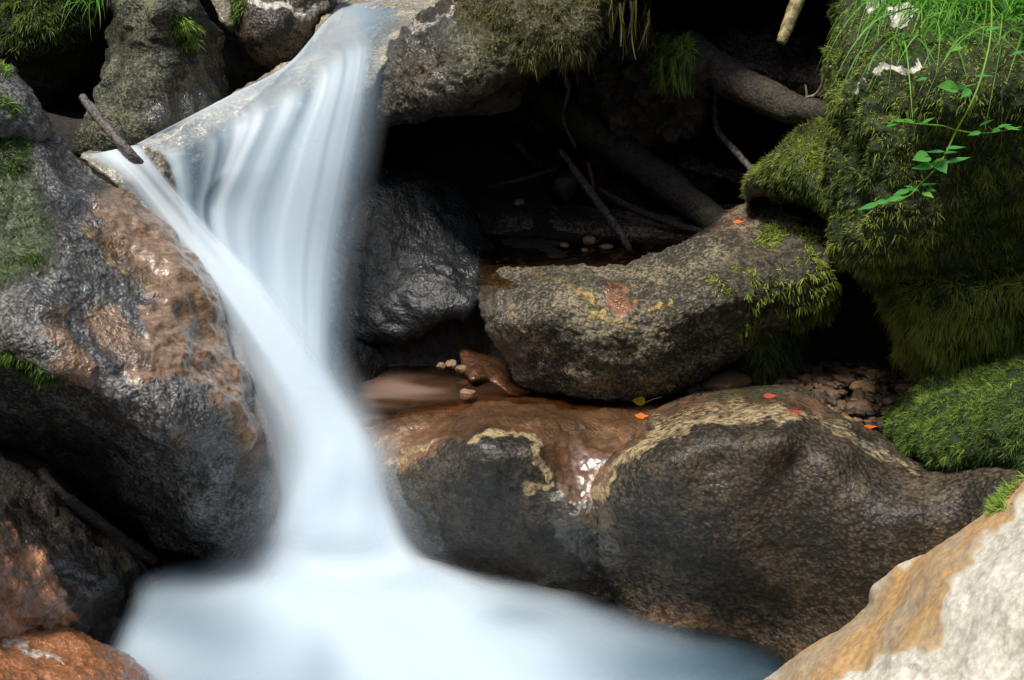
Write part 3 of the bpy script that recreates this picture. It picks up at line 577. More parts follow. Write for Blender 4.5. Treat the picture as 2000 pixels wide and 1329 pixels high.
# --- right mossy group
r = rock('mossy_stone', 'leaning mossy rock between the middle boulder and the big moss covered rock',
     [(1443, 385), (1468, 342), (1520, 288), (1570, 246), (1612, 236), (1640, 300), (1640, 420), (1590, 412), (1540, 385), (1490, 380), (1460, 402)],
     [(1470, 370, 3.2), (1550, 300, 3.05), (1600, 270, 3.1), (1580, 370, 3.0), (1500, 360, 3.15)], M_dark, R=50, Rd=.1, seed=30, wig=3,
     masks={'moss': [('p', [(1470, 340), (1600, 220), (1660, 240), (1660, 420), (1560, 420), (1500, 385)], 15)], 'tuft': [('p', [(1480, 335), (1570, 240), (1640, 230), (1650, 420), (1570, 400), (1500, 370)], 15, 1), ('l', [(1447, 380), (1470, 350)], 10, .7)]})
moss(r, 14000, M_moss, L=.018, Wd=.0026, tmid=.6, droop=1.0, low_shade=-.3, clump=40)
big = rock('moss_covered_rock', 'huge moss covered rock face filling the upper right corner',
     [(1672, -90), (1655, 20), (1630, 80), (1612, 140), (1606, 200), (1616, 250), (1630, 300), (1618, 350), (1626, 400), (1638, 470), (1680, 520), (1712, 550), (1800, 590), (1900, 590), (2300, 620), (2300, -90)],
     [(1640, 150, 2.80), (1640, 300, 2.74), (1640, 420, 2.72), (1690, 20, 3.02), (1800, 20, 2.92), (1900, 20, 2.80), (2000, 20, 2.72), (1795, 125, 2.46), (1710, 165, 2.56), (1672, 250, 2.56), (1655, 340, 2.56), (1665, 450, 2.54), (1750, 80, 2.72), (1900, 110, 2.44), (2040, 110, 2.36),
      (1760, 220, 2.46), (1850, 300, 2.42), (2000, 300, 2.37), (1740, 400, 2.47), (1850, 450, 2.50), (2000, 450, 2.50), (1750, 500, 2.56), (1950, 540, 2.62), (1800, 570, 2.72), (2000, 585, 2.74)],
     M_soil, R=60, Rd=.15, T=.7, seed=31, amp=(.035, .016, .006), ridge=.008,
     masks={'moss': [('all', None, 0, 1.3)], 'tuft': [('all', None, 0, .9), ('l', [(1640, 100), (1630, 400)], 60)], 'pale': [('l', [(1712, 158), (1745, 143), (1795, 124)], 9, 1), ('l', [(1755, 54), (1792, 38)], 15, 1), ('l', [(1690, 173), (1697, 171)], 10, 1), ('l', [(1700, 15), (1720, 0)], 18, 1), ('l', [(1790, 5), (1815, 0)], 16, 1)]})
big['at']['tuft'] *= 1 - sstep(.03, .2, big['at']['pale'])
big['at']['tuft'] = np.clip(big['at']['tuft'] + .0, 0, 1)
moss(big, 175000, M_moss, L=.0115, Wd=.0021, tmid=.56, droop=1.0, out=.7, clump=48, hang=.9, low_shade=-.1, spread=.6, top_light=.9, contrast=1.8)
r = rock('moss_hung_rock', 'lower rock draped in long drooping moss, just under the huge moss covered rock',
     [(1712, 548), (1735, 525), (1800, 545), (2300, 560), (2300, 740), (1950, 735), (1880, 745), (1825, 740), (1790, 715), (1762, 690), (1742, 645), (1722, 600)],
     [(1735, 570, 2.78), (1780, 640, 2.68), (1850, 600, 2.6), (2000, 620, 2.55), (1850, 710, 2.72), (2000, 720, 2.7)], M_soil, R=50, Rd=.1, seed=32, amp=(.03, .012, .004), masks={'moss': [A], 'tuft': [A]})
moss(r, 48000, M_moss, L=.024, Wd=.0024, tmid=.85, droop=1.3, out=.6, clump=30, hang=.5)
# --- lower boulders
lbl = rock('stained_boulder', 'wet dark boulder with rust orange top and tan rim beside the foot of the waterfall',
     [(690, 862), (722, 832), (790, 806), (860, 790), (925, 776), (1000, 770), (1080, 775), (1180, 783), (1290, 786), (1340, 820), (1330, 950), (1290, 1060), (1250, 1195), (1170, 1190), (1050, 1165), (900, 1140), (780, 1120), (745, 1020), (742, 930), (720, 885)],
     [(760, 935, 2.70), (850, 885, 2.64), (950, 850, 2.57), (1040, 880, 2.53), (1120, 965, 2.515), (1130, 1000, 2.485), (1060, 850, 2.62), (900, 800, 2.87), (1000, 780, 2.96), (1150, 820, 2.78), (1200, 790, 2.92), (1100, 870, 2.63), (1105, 915, 2.575), (1180, 890, 2.61), (1220, 850, 2.68), (800, 1000, 2.64), (900, 1000, 2.56), (1000, 1050, 2.55), (1150, 1100, 2.525), (800, 1090, 2.72), (1000, 1140, 2.64), (1200, 1170, 2.555), (720, 860, 2.82), (800, 850, 2.76), (1300, 800, 2.9), (1290, 1000, 2.6), (1000, 940, 2.5)],
     M_dark, R=26, Rd=.05, T=.4, step=3.5, seed=33, amp=(.012, .005, .002), wig=3,
     masks={'stain': [('p', [(700, 860), (760, 815), (880, 785), (1000, 765), (1300, 780), (1300, 850), (1180, 970), (1130, 975), (1060, 870), (960, 825), (880, 870), (790, 910), (745, 920), (720, 880)], 10, .9)],
            'film': [('p', [(1050, 865), (1090, 850), (1220, 850), (1190, 900), (1130, 985), (1090, 960), (1060, 900)], 14, .8), ('l', [(900, 862), (918, 850)], 12, .8), ('l', [(960, 832), (1030, 832), (1060, 860)], 8, .7), ('p', [(740, 850), (900, 790), (1000, 770), (1280, 790), (1240, 840), (1000, 820), (900, 840), (760, 905)], 14, .5)],
            'rim': [('l', [(925, 868), (960, 842), (1010, 838), (1045, 858), (1042, 900), (1060, 930)], 11, 1), ('l', [(1015, 948), (1050, 958), (1078, 945)], 10, 1), ('l', [(755, 910), (800, 880), (850, 862)], 11, .8), ('l', [(1095, 945), (1110, 960)], 7, .8), ('l', [(730, 870), (790, 850)], 20, .6)],
            
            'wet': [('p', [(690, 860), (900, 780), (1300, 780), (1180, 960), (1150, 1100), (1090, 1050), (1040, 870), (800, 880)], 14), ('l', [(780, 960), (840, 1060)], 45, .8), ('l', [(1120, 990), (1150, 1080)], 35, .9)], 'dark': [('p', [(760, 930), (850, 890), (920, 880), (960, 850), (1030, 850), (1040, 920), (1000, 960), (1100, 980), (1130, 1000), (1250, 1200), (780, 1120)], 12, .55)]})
lbr = rock('humped_boulder', 'large dark humped boulder with a tan ridge and pale olive top, right of the pool',
     [(1130, 1000), (1150, 950), (1185, 900), (1235, 850), (1275, 802), (1335, 775), (1400, 758), (1480, 752), (1555, 760), (1612, 790), (1662, 815), (1722, 850), (1790, 895), (1830, 905), (1900, 890), (2300, 870), (2300, 1030), (1960, 1060), (1860, 1110), (1730, 1210), (1640, 1310), (1560, 1320), (1480, 1280), (1380, 1255), (1240, 1225), (1195, 1165), (1150, 1085)],
     [(1180, 965, 2.47), (1240, 885, 2.44), (1320, 845, 2.43), (1400, 828, 2.42), (1480, 818, 2.41), (1560, 822, 2.40), (1650, 862, 2.38), (1780, 918, 2.34), (1300, 800, 2.75), (1400, 775, 2.82), (1450, 762, 2.90), (1600, 800, 2.68), (1700, 850, 2.55), (1200, 1050, 2.47), (1160, 1060, 2.52), (1230, 1150, 2.50), (1400, 900, 2.33), (1550, 900, 2.30), (1400, 1000, 2.29), (1600, 1000, 2.25), (1800, 1000, 2.18), (1400, 1150, 2.36), (1600, 1150, 2.27), (1700, 1180, 2.2), (1500, 1240, 2.36), (1250, 1190, 2.48), (1950, 950, 2.12), (1900, 1050, 2.14), (1250, 950, 2.38), (1700, 950, 2.26)],
     M_dark, R=26, Rd=.05, T=.5, step=3.5, seed=34, amp=(.012, .0022, .0012), wig=3,
     masks={'rim': [('l', [(1165, 965), (1190, 935), (1205, 905), (1240, 870), (1300, 842), (1400, 820), (1480, 808), (1560, 812)], 17, .76), ('l', [(1560, 812), (1650, 850), (1720, 890), (1790, 912)], 14, .62), ('p', [(1270, 815), (1400, 765), (1600, 800), (1700, 870), (1560, 830), (1400, 830), (1280, 850)], 20, .56)],
            'pale': [('p', [(1640, 820), (1720, 860), (1790, 910), (1700, 890), (1640, 850)], 10, .4)],
            'stain': [('p', [(1150, 960), (1190, 890), (1260, 830), (1280, 860), (1210, 910), (1170, 980)], 10, .9), ('l', [(1290, 810), (1400, 780), (1600, 800)], 30, .6), ('l', [(1220, 1210), (1350, 1215), (1450, 1240), (1560, 1290)], 36, .5)],
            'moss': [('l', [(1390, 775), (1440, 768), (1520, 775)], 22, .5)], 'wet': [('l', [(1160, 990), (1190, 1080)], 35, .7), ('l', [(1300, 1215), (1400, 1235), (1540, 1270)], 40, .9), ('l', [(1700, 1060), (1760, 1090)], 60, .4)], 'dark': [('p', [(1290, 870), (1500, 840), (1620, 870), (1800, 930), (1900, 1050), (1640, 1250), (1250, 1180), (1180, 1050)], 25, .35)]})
mound = rock('moss_mound', 'rounded bright green moss mound sitting on the right end of the humped boulder',
     [(1735, 835), (1758, 795), (1815, 745), (1890, 722), (1950, 705), (2000, 690), (2300, 670), (2300, 945), (2000, 925), (1940, 905), (1880, 922), (1810, 905), (1755, 885)],
     [(1760, 850, 2.48), (1820, 780, 2.55), (1900, 740, 2.55), (1850, 860, 2.3), (1950, 800, 2.25), (2050, 750, 2.25), (2000, 900, 2.15), (1900, 900, 2.22)], M_soil, R=60, Rd=.12, seed=35, amp=(.03, .012, .004), wig=4, masks={'moss': [A], 'tuft': [A]})
moss(mound, 95000, M_mossb, L=.0125, Wd=.0020, tmid=.40, droop=1.0, out=.8, clump=40, low_shade=-.4, top_light=.45, contrast=1.6, spread=.6)
pale = rock('pale_rock', 'large pale cream and tan rock close to the camera in the bottom right corner',
     [(1478, 1345), (1560, 1290), (1640, 1226), (1688, 1182), (1702, 1150), (1760, 1100), (1850, 1052), (1915, 1010), (1962, 962), (2012, 930), (2300, 800), (2300, 1460), (1380, 1460)],
     [(1500, 1340, 1.97), (1650, 1235, 1.87), (1720, 1155, 1.88), (1850, 1065, 1.78), (2000, 950, 1.72), (1750, 1250, 1.66), (1800, 1340, 1.5), (1950, 1150, 1.5), (2050, 1320, 1.3), (1600, 1400, 1.65)], M_pale, R=30, Rd=.06, T=.5, seed=36, amp=(.014, .002, .0005), wig=3,
     masks={'stain': [('p', [(1470, 1350), (1640, 1215), (1700, 1140), (1850, 1040), (1960, 950), (2020, 920), (2020, 950), (1930, 1040), (1880, 1110), (1850, 1200), (1840, 1260), (1710, 1285), (1560, 1360)], 18, 1.15)], 'rim': [('l', [(1680, 1290), (1790, 1260), (1900, 1080)], 12, .45)], 'moss': [('l', [(1740, 1300), (1800, 1310)], 16, .4)],
            'tuft': [('l', [(1935, 995), (1960, 970), (2005, 935)], 9, 1)]})
moss(pale, 500, M_mossb, L=.018, Wd=.0025, tmid=.75, droop=.4, back=0)
# --- knobby root mass in the cave
kn = rock('tree_stump', 'knobby dark root stump in the cave with a bright green moss tuft on it',
     [(1128, 130), (1160, 70), (1200, 45), (1240, 50), (1285, 68), (1320, 60), (1362, 82), (1390, 140), (1396, 190), (1380, 250), (1330, 285), (1260, 300), (1185, 250), (1145, 200)],
     [(1160, 150, 3.95), (1230, 120, 3.85), (1320, 110, 3.62), (1370, 200, 3.75), (1300, 250, 3.75), (1220, 220, 3.85)], M_bark, R=50, Rd=.15, T=.4, seed=37, amp=(.05, .03, .008), cat='stump',
     masks={'tuft': [('p', [(1283, 80), (1310, 62), (1345, 75), (1352, 110), (1345, 150), (1300, 165), (1285, 130)], 8)]})
moss(kn, 2600, M_mossb, L=.032, Wd=.003, tmid=.6, droop=1.3, back=0)

# ================================================================== WOOD
def wood(name, label, cat, pts, rpx, mat, **k):
    return tag(tube_px(name, pts, rpx, mat, **k), label, cat)
wood('fallen_log', 'thick weathered log lying across the cave behind the huge moss covered rock', 'log', [(1340, 80, 3.8), (1420, 150, 3.68), (1500, 190, 3.55), (1560, 215, 3.42), (1640, 225, 3.3)], (26, 34, 32, 27, 20), M_bark, nr=20, n=110, amp=.12, freq=14)
wood('fallen_log', 'blackish log slanting down into the deep shadow of the cave', 'log', [(1010, 150, 4.2), (1130, 240, 4.0), (1250, 320, 3.85), (1380, 420, 3.7), (1460, 490, 3.6)], (26, 32, 32, 30, 28), M_bark, nr=18, n=90, amp=.14, freq=12, seed=3)
wood('stick', 'thin straight stick leaning from the cave into the upper puddle', 'stick', [(1095, 295, 3.85), (1145, 365, 3.72), (1200, 440, 3.6), (1232, 492, 3.5), (1240, 515, 3.46)], (6, 8, 9, 6, 6), M_bark3, n=80, amp=.18)
wood('stick', 'dim forked stick in the cave shadow left of the leaning mossy rock', 'stick', [(1395, 180, 3.9), (1400, 250, 3.8), (1440, 300, 3.65), (1480, 345, 3.5)], (4, 6, 7, 7), M_bark3, n=60, seed=5)
wood('branch', 'short broken yellowish branch stub hanging down at the top edge', 'branch', [(1600, -120, 3.15), (1570, -30, 3.12), (1550, 20, 3.1), (1535, 60, 3.08), (1526, 84, 3.07)], (14, 14, 13, 12, 9), M_bark2, nr=14, n=70, amp=.12)
wood('stick', 'wet stick sticking up out of the water at the left', 'stick', [(160, 190, 3.24), (185, 222, 3.2), (215, 258, 3.16), (245, 290, 3.13), (275, 322, 3.14), (310, 360, 3.2)], (7, 10, 9, 10, 9, 8), M_bark3, nr=10, n=70, amp=.25, freq=45)
wood('stick', 'short reddish twig standing in the dark between the logs and the thin straight stick', 'stick', [(1148, 320, 3.8), (1156, 350, 3.75), (1160, 385, 3.7)], (4, 4, 3), M_twig2, nr=8, n=24)
wood('stick', 'dim stick lying along the back ledge of the cave', 'stick', [(1170, 370, 3.75), (1230, 405, 3.7), (1320, 440, 3.66), (1370, 452, 3.62)], (6, 8, 8, 6), M_bark, nr=10, n=50, seed=8)
wood('stick', 'thin dim stick crossing low at the left of the cave', 'stick', [(930, 370, 3.85), (1010, 352, 3.8), (1090, 330, 3.82)], (4, 5, 4), M_bark, nr=8, n=40, seed=9)
wood('root', 'thin dark root hanging from the roof of the cave left of the root stump', 'root', [(1090, 120, 3.6), (1110, 170, 3.6), (1100, 230, 3.62), (1125, 290, 3.65)], (5, 5, 4, 3), M_bark, nr=8, n=50, seed=10)
tw = bpy.data.objects.new('twig', None); C.objects.link(tw); tw.location = P(1577, 188, 3.0)
tag(tw, 'small curved pale twig poking out beside the huge moss covered rock', 'twig')
bpy.context.view_layer.update()
for nm, pts, rp in (('stem', [(1574, 190, 3.0), (1590, 187, 3.0), (1603, 172, 2.98), (1610, 150, 2.96), (1622, 130, 2.9)], (2.5, 3, 3, 2.5, 2)), ('side_shoot', [(1576, 189, 3.0), (1575, 178, 3.0), (1573, 166, 3.0)], (2.2, 2, 1.5))):
    o = tube_px(nm, pts, rp, M_twig, nr=8, n=24); o.data.transform(Matrix.Translation(-tw.location)); o.parent = tw
wood('root', 'dark root running down along the shadowed slab under the wet boulder', 'root', [(78, 918, 2.62), (120, 965, 2.6), (180, 1010, 2.66), (250, 1065, 2.72), (300, 1095, 2.76)], (10, 12, 14, 14, 12), M_bark, nr=12, n=80, amp=.2)

# ================================================================== STONES, GRAVEL, LEAVES
def stone(px, py, Y, w_, h_, label, tone=.5, rot=0., mat=None, dz=0., group=None):
    c = P(px, py, Y); k = Y / F; o = pebble(c, (w_ * .5 * k, w_ * .42 * k, h_ * .5 * k), px * .37 + py, mat or M_peb, tone=tone, rot=rot)
    tag(o, label, 'stone', group); return o
for a in [(1150, 471, 3.55, 30, 20, 'small orange brown stone at the back edge of the upper puddle', 1.),
          (1183, 482, 3.5, 30, 12, 'flat tan stone right of the small orange brown one in the upper puddle', .9),
          (1103, 479, 3.5, 22, 13, 'small round tan stone at the left of the upper puddle stones', .8),
          (1141, 489, 3.45, 16, 10, 'tiny tan stone half sunk in the upper puddle', .8),
          (1014, 396, 3.75, 22, 14, 'tiny orange stone on the dark ledge at the back of the cave', 1.),
          (1000, 295, 4.3, 70, 60, 'rust coloured stone deep in the dark of the cave', 1.),
          (1105, 365, 4.0, 56, 50, 'dull round stone in the cave behind the thin straight stick', .1),
          (1419, 750, 3.0, 105, 62, 'brown stone peeking over the tan topped humped boulder', .45),
          (1360, 762, 3.0, 44, 26, 'low brown stone left of the brown stone behind the humped boulder', .35),
          (1520, 748, 3.05, 52, 36, 'grey pointed stone at the foot of the narrow mossy rock', .2),
          (1604, 775, 2.98, 78, 30, 'long smooth grey brown stone at the left of the gravel patch', .4),
          (1655, 795, 2.9, 60, 22, 'flat tan stone in the middle of the gravel patch', .45),
          (1695, 808, 2.85, 62, 30, 'dark brown wet stone at the front of the gravel patch', .15),
          (1640, 812, 2.82, 44, 16, 'low flat stone at the front left of the gravel patch', .4),
          (1770, 760, 2.85, 44, 26, 'reddish stone at the edge of the moss mound', .5),
          (1672, 757, 3.0, 30, 18, 'rusty round stone at the back of the gravel patch', .8),
          (1737, 785, 2.85, 34, 20, 'small brown stone beside the moss mound', .35),
          (1733, 800, 2.8, 26, 16, 'small grey stone below the brown one beside the moss mound', .2),
          (862, 716, 3.12, 24, 16, 'leftmost tiny brown stone at the back of the brown pool', .6),
          (882, 712, 3.14, 28, 20, 'rounded brown stone at the back of the brown pool', .55),
          (905, 722, 3.1, 34, 22, 'brown stone touching the smooth wet brown stone', .6),
          (912, 772, 2.93, 40, 26, 'tan stone standing in the front edge of the brown pool', .9)]:
    stone(*a[:5], a[5], tone=a[6], rot=(a[0] % 7) * .2 - .6)
# loose gravel: countless small stones, one object
gv, gf, gt = [], [], []
import bmesh
bm = bmesh.new(); bmesh.ops.create_cube(bm, size=2); bmesh.ops.subdivide_edges(bm, edges=bm.edges, cuts=4, use_grid_fill=True)
sv = np.array([x.co[:] for x in bm.verts]); bm.verts.index_update(); sf = np.array([[q.index for q in p.verts] for p in bm.faces]); bm.free(); sv /= np.linalg.norm(sv, axis=1)[:, None]
n0 = 0
def scatter(n, gen, smin, smax):
    global n0
    for _ in range(n):
        x, y, z, t_ = gen(); s1 = random.uniform(smin, smax) * (1 if random.random() < .85 else 1.8)
        q = sv * (1 + .55 * fbm(sv + _ * 1.3, 1.1, 2, 73)[:, None]) * np.array([s1, s1 * random.uniform(.5, .9), s1 * random.uniform(.3, .6)])
        a_ = random.uniform(0, 6.28); q = np.c_[q[:, 0] * math.cos(a_) - q[:, 1] * math.sin(a_), q[:, 0] * math.sin(a_) + q[:, 1] * math.cos(a_), q[:, 2]]
        gv.append(q + (x, y, z)); gf.append(sf + n0); gt.append(np.full(len(sv), t_)); n0 += len(sv)
def g1():
    x = random.uniform(.62, 1.18); y = random.uniform(2.72, 3.3); return x, y, .385 + .02 * random.random(), random.random() ** 2 * .9
def g2():
    x = random.uniform(-.05, .55); y = random.uniform(3.3, 3.65); return x, y, .665 + .01 * random.random(), random.random() ** 2 * .8
def g3():
    x = random.uniform(-.35, .1); y = random.uniform(2.95, 3.3); return x, y, .36 + .01 * random.random(), random.random() * .7
scatter(900, g1, .006, .022); scatter(120, g2, .006, .02); scatter(10, g3, .006, .02)
tag(mesh_np('gravel', np.concatenate(gv), np.concatenate(gf), M_peb, {'tone': np.concatenate(gt)}), 'small loose gravel between the boulders', 'gravel', kind='stuff')

def fleaf(px, py, r_, length, width, ang, label, mat, tint, lift=.006, lobes=0, stem=None):
    p, n = surf(r_, px, py); n = n * .3 + np.array([0, -.75, .8]); n /= np.linalg.norm(n)
    d = np.array([math.cos(ang), .15, math.sin(ang)]); d -= n * (d @ n); d /= np.linalg.norm(d)
    b0 = p + n * lift - d * length / 2
    root = bpy.data.objects.new('fallen_leaf', None); C.objects.link(root); tag(root, label, 'leaf', 'fallen leaves'); root.location = b0
    o = leaf_mesh('blade', (0, 0, 0), d * length, width, n, mat, root, tint, .25, lobes, 13)
    if stem:
        e = np.array(stem); V_, F_ = tube([(0, 0, 0), e * .5 + n * .004, e], (.0012, .0011, .001), nr=6, n=10, amp=0); mesh_np('stalk', V_, F_, mat, {'tint': np.full(len(V_), tint)}, root)
M_ly = leafy_mat('yellow_leaf', (.55, .42, .02), (.75, .6, .03), (.8, .7, .1), trans=.3)
M_lo = leafy_mat('orange_leaf', (.65, .12, .01), (.80, .17, .02), (.9, .3, .05), trans=.3)
M_lr = leafy_mat('red_leaf', (.28, .02, .015), (.40, .05, .03), (.5, .15, .1), trans=.2)
fleaf(1246, 790, lbl, .040, .032, 2.9, 'yellow leaf with a thin stalk lying on the back edge of the stained boulder', M_ly, .5, .022, 0, (.045, .0, .015))
fleaf(1252, 819, lbl, .042, .018, .05, 'bright orange leaf on the stained boulder where it meets the humped one', M_lo, .5, .008, 2)
fleaf(1264, 831, lbl, .018, .010, .4, 'small orange leaf scrap just below the bright orange leaf', M_lo, .8, .008)
fleaf(1503, 779, lbr, .036, .016, .05, 'red leaf lying on top of the humped boulder', M_lr, .6, .008)
fleaf(1552, 812, lbr, .034, .012, -.1, 'faded reddish leaf on the ridge of the humped boulder', M_lr, .3, .006)
fleaf(1440, 428, mid, .034, .014, .0, 'orange leaf on the top right slope of the middle boulder', M_lo, .6, .008, 2)
fleaf(1706, 822, lbr, .040, .012, .1, 'orange brown leaf in the hollow below the gravel patch', M_lo, .3, .01)

# ================================================================== GRASS AND VINE
def grass(name, label, n, gen, Lr, Wd, droop, mat, tm=.5, cat='grass'):
    B, D0 = zip(*[gen() for _ in range(n)]); B = np.array(B); D0 = np.array(D0)
    L = np.array([random.uniform(*Lr) for _ in range(n)])
    o = blades(name, B, D0, L, np.full(n, Wd) * (.6 + .8 * rng.random(n)), droop * (.5 + rng.random(n)), np.clip(tm + .28 * rng.normal(size=n), 0, 1), mat, None, seg=9, curl=.28)
    return tag(o, label, cat, kind='stuff')
def gg1():
    px = 1700 + 330 * random.random() ** .8; py = random.uniform(-70, 50) if random.random() < .75 else random.uniform(-20, 110)
    p, n_ = surf(big, px, py); return p + n_ * .004, n_ * .4 + np.array([random.gauss(-.2, .5), -1.0, random.uniform(-.1, .8)])
grass('grass', 'bright green grass hanging over the top of the huge moss covered rock', 1100, gg1, (.12, .34), .0040, 2.2, M_grass, .55)
def gg2():
    px = random.uniform(150, 232); py = random.uniform(-60, 10); return P(px, py, 3.98), np.array([random.gauss(.0, .4), -.6, random.uniform(-.3, .5)])
grass('grass', 'small tuft of bright grass hanging beside the tall grey boulder', 42, gg2, (.09, .2), .0042, 2.0, M_grass, .55)
# hanging moss strands under the overhang
def gg3():
    px = random.choice([1195, 1238, 1152, 1130, 1100, 1215, 1045, 1265]) + random.gauss(0, 4); return P(px, random.uniform(-10, 60) if px > 1170 else random.uniform(70, 110), 3.16 + random.random() * .04), np.array([random.gauss(0, .06), random.gauss(0, .06), -1.])
o = grass('hanging_moss', 'thin strands of moss dangling below the overhanging rock', 150, gg3, (.03, .10), .004, .3, M_mosso, .5, 'moss')
def gg4():
    px = random.choice([1292, 1315, 1332]) + random.gauss(0, 2.5); return P(px, random.uniform(110, 150), 3.6), np.array([random.gauss(0, .08), 0, -1.])
grass('hanging_moss', 'green moss tails dripping from the moss tuft on the root stump', 150, gg4, (.03, .085), .0032, .3, M_moss, .75, 'moss')

vine = bpy.data.objects.new('vine', None); C.objects.link(vine); VY = 2.18; vine.location = P(1935, -40, 2.3)
tag(vine, 'trailing vine with small bright green leaves hanging in front of the huge moss covered rock', 'vine'); VL = np.array(vine.location)
def vtube(nm, pts, rp, par=vine, n=50):
    W3 = [P(*p) - VL for p in pts]; V_, F_ = tube(W3, [q * p[2] / F for q, p in zip(rp, pts)], nr=6, n=n, amp=.05)
    return mesh_np(nm, V_, F_, M_vine, {'tint': np.full(len(V_), .95)}, par)
vtube('stem', [(1935, -40, 2.3), (1936, 60, 2.25), (1920, 140, 2.2), (1898, 200, 2.18), (1868, 255, 2.18), (1845, 305, 2.17), (1825, 332, 2.16), (1795, 362, 2.15), (1770, 385, 2.14), (1700, 402, 2.14)], (1.8, 2, 2, 2, 2, 1.9, 1.7, 1.5, 1.3, 1))
vtube('side_stem', [(1866, 254, 2.18), (1840, 246, 2.17), (1800, 243, 2.16), (1760, 238, 2.15), (1738, 240, 2.15)], (1.3, 1.2, 1.1, 1, .8))
vtube('side_stem', [(1866, 254, 2.18), (1905, 260, 2.17), (1945, 258, 2.16), (1995, 248, 2.15)], (1.3, 1.2, 1.1, .8))
vtube('side_stem', [(1905, 165, 2.2), (1880, 170, 2.19), (1850, 172, 2.18)], (1.3, 1.2, 1))
vtube('side_stem', [(1842, 312, 2.17), (1815, 322, 2.16), (1790, 330, 2.15)], (1.2, 1.1, 1))
LV = [(1750, 240, 1734, 245, 9), (1768, 237, 1745, 233, 9), (1785, 238, 1766, 232, 11), (1800, 243, 1822, 230, 14), (1815, 243, 1796, 238, 10),
      (1912, 247, 1936, 234, 16), (1915, 258, 1895, 262, 9), (1948, 250, 1972, 243, 14), (1962, 250, 1990, 252, 14), (1952, 252, 1940, 256, 10),
      (1870, 172, 1838, 168, 26), (1888, 170, 1862, 170, 14), (1905, 150, 1935, 146, 10), (1895, 175, 1880, 188, 14), (1925, 60, 1955, 52, 12), (1880, 92, 1858, 98, 12), (1975, 108, 2000, 100, 16), (1810, 152, 1792, 156, 9),
      (1848, 290, 1880, 286, 10), (1845, 296, 1812, 294, 11), (1842, 300, 1866, 296, 12), (1815, 305, 1788, 310, 26), (1850, 318, 1888, 307, 14), (1828, 312, 1846, 334, 30), (1822, 324, 1788, 326, 16), (1815, 318, 1800, 322, 9),
      (1800, 362, 1830, 358, 11), (1802, 378, 1826, 384, 20), (1795, 372, 1760, 368, 12), (1775, 372, 1742, 378, 16), (1765, 386, 1725, 390, 18), (1735, 394, 1702, 396, 16), (1715, 398, 1672, 406, 13), (1785, 366, 1765, 362, 9), (1810, 370, 1830, 372, 10)]
for i, (a0, b0, a1, b1, wd) in enumerate(LV):
    a1 += (a1 - a0) * (.2 if b0 < 350 else -.05); b1 += (b1 - b0) * .2; wd *= 1 if b0 < 350 else .85
    Yv = 2.15 + .01 * (i % 3); kk = Yv / F
    B0 = P(a0, b0, Yv) - VL; T0 = P(a1, b1, Yv - .02) - VL
    nrm_ = np.array([random.gauss(0, .25), -.55 - .5 * (wd > 18), 1.0])
    leaf_mesh('leaf', B0, T0, wd * kk * 1.15, nrm_, M_vine, vine, .1 + .65 * random.random(), .35, 0, 11)

# ================================================================== WATER
def loft(lines, nu, nv):
    L = np.stack([catmull(l, nv) for l in lines], 0)                    # k,nv,3 in (px,py,Y)
    out = np.stack([catmull(L[:, j], nu) for j in range(nv)], 1)          # nu,nv,3
    return out
def sheet(name, lines, nu, nv, foam, white, parent, relief=.0015, mat=None):
    G = loft(lines, nu, nv); u = np.repeat(np.linspace(0, 1, nu)[:, None], nv, 1); v = np.repeat(np.linspace(0, 1, nv)[None], nu, 0)
    q = G.reshape(-1, 3); U, Vv = u.ravel(), v.ravel()
    a, wht, rl = foam(U, Vv, q), white(U, Vv, q), None
    pts = P(q[:, 0], q[:, 1], q[:, 2] - relief * fbm(np.c_[U * 9, Vv * 1.2, np.zeros_like(U)], 1, 1, 45) * sstep(0, .15, Vv))
    i = np.arange(nu * nv).reshape(nu, nv)
    return mesh_np(name, pts, np.stack([i[:-1, :-1], i[:-1, 1:], i[1:, 1:], i[1:, :-1]], -1).reshape(-1, 4), mat or M_foam, {'foam': np.clip(a, 0, 1), 'white': np.clip(wht, 0, 1)}, parent)
def st(U, V, fu, fv, seed, o=2): return fbm(np.c_[U * fu, V * fv, np.full_like(U, seed * 1.3)], 1, o, seed)
wf = bpy.data.objects.new('waterfall', None); C.objects.link(wf)
tag(wf, 'silky white waterfall pouring over the tan shelf and down into the pool', 'waterfall')
cur = [[(262, 284, 3.19), (290, 292, 3.19), (318, 310, 3.17), (335, 345, 3.13), (350, 400, 3.09), (395, 490, 3.03)],
       [(350, 238, 3.27), (385, 250, 3.27), (412, 285, 3.2), (405, 350, 3.14), (395, 420, 3.09), (430, 550, 3.0)],
       [(450, 186, 3.40), (480, 198, 3.35), (492, 240, 3.26), (455, 330, 3.18), (425, 430, 3.12), (480, 620, 2.97)],
       [(560, 127, 3.58), (590, 142, 3.42), (598, 190, 3.3), (545, 320, 3.2), (505, 480, 3.12), (550, 740, 2.91)],
       [(642, 36, 3.92), (650, 80, 3.6), (668, 135, 3.34), (628, 300, 3.18), (590, 520, 3.06), (600, 790, 2.84)],
       [(700, 8, 4.15), (710, 60, 3.65), (712, 120, 3.36), (680, 300, 3.18), (640, 540, 3.05), (630, 840, 2.80)],
       [(870, -12, 4.28), (800, 38, 3.78), (757, 112, 3.36), (728, 280, 3.2), (682, 540, 3.06), (660, 860, 2.80)]]
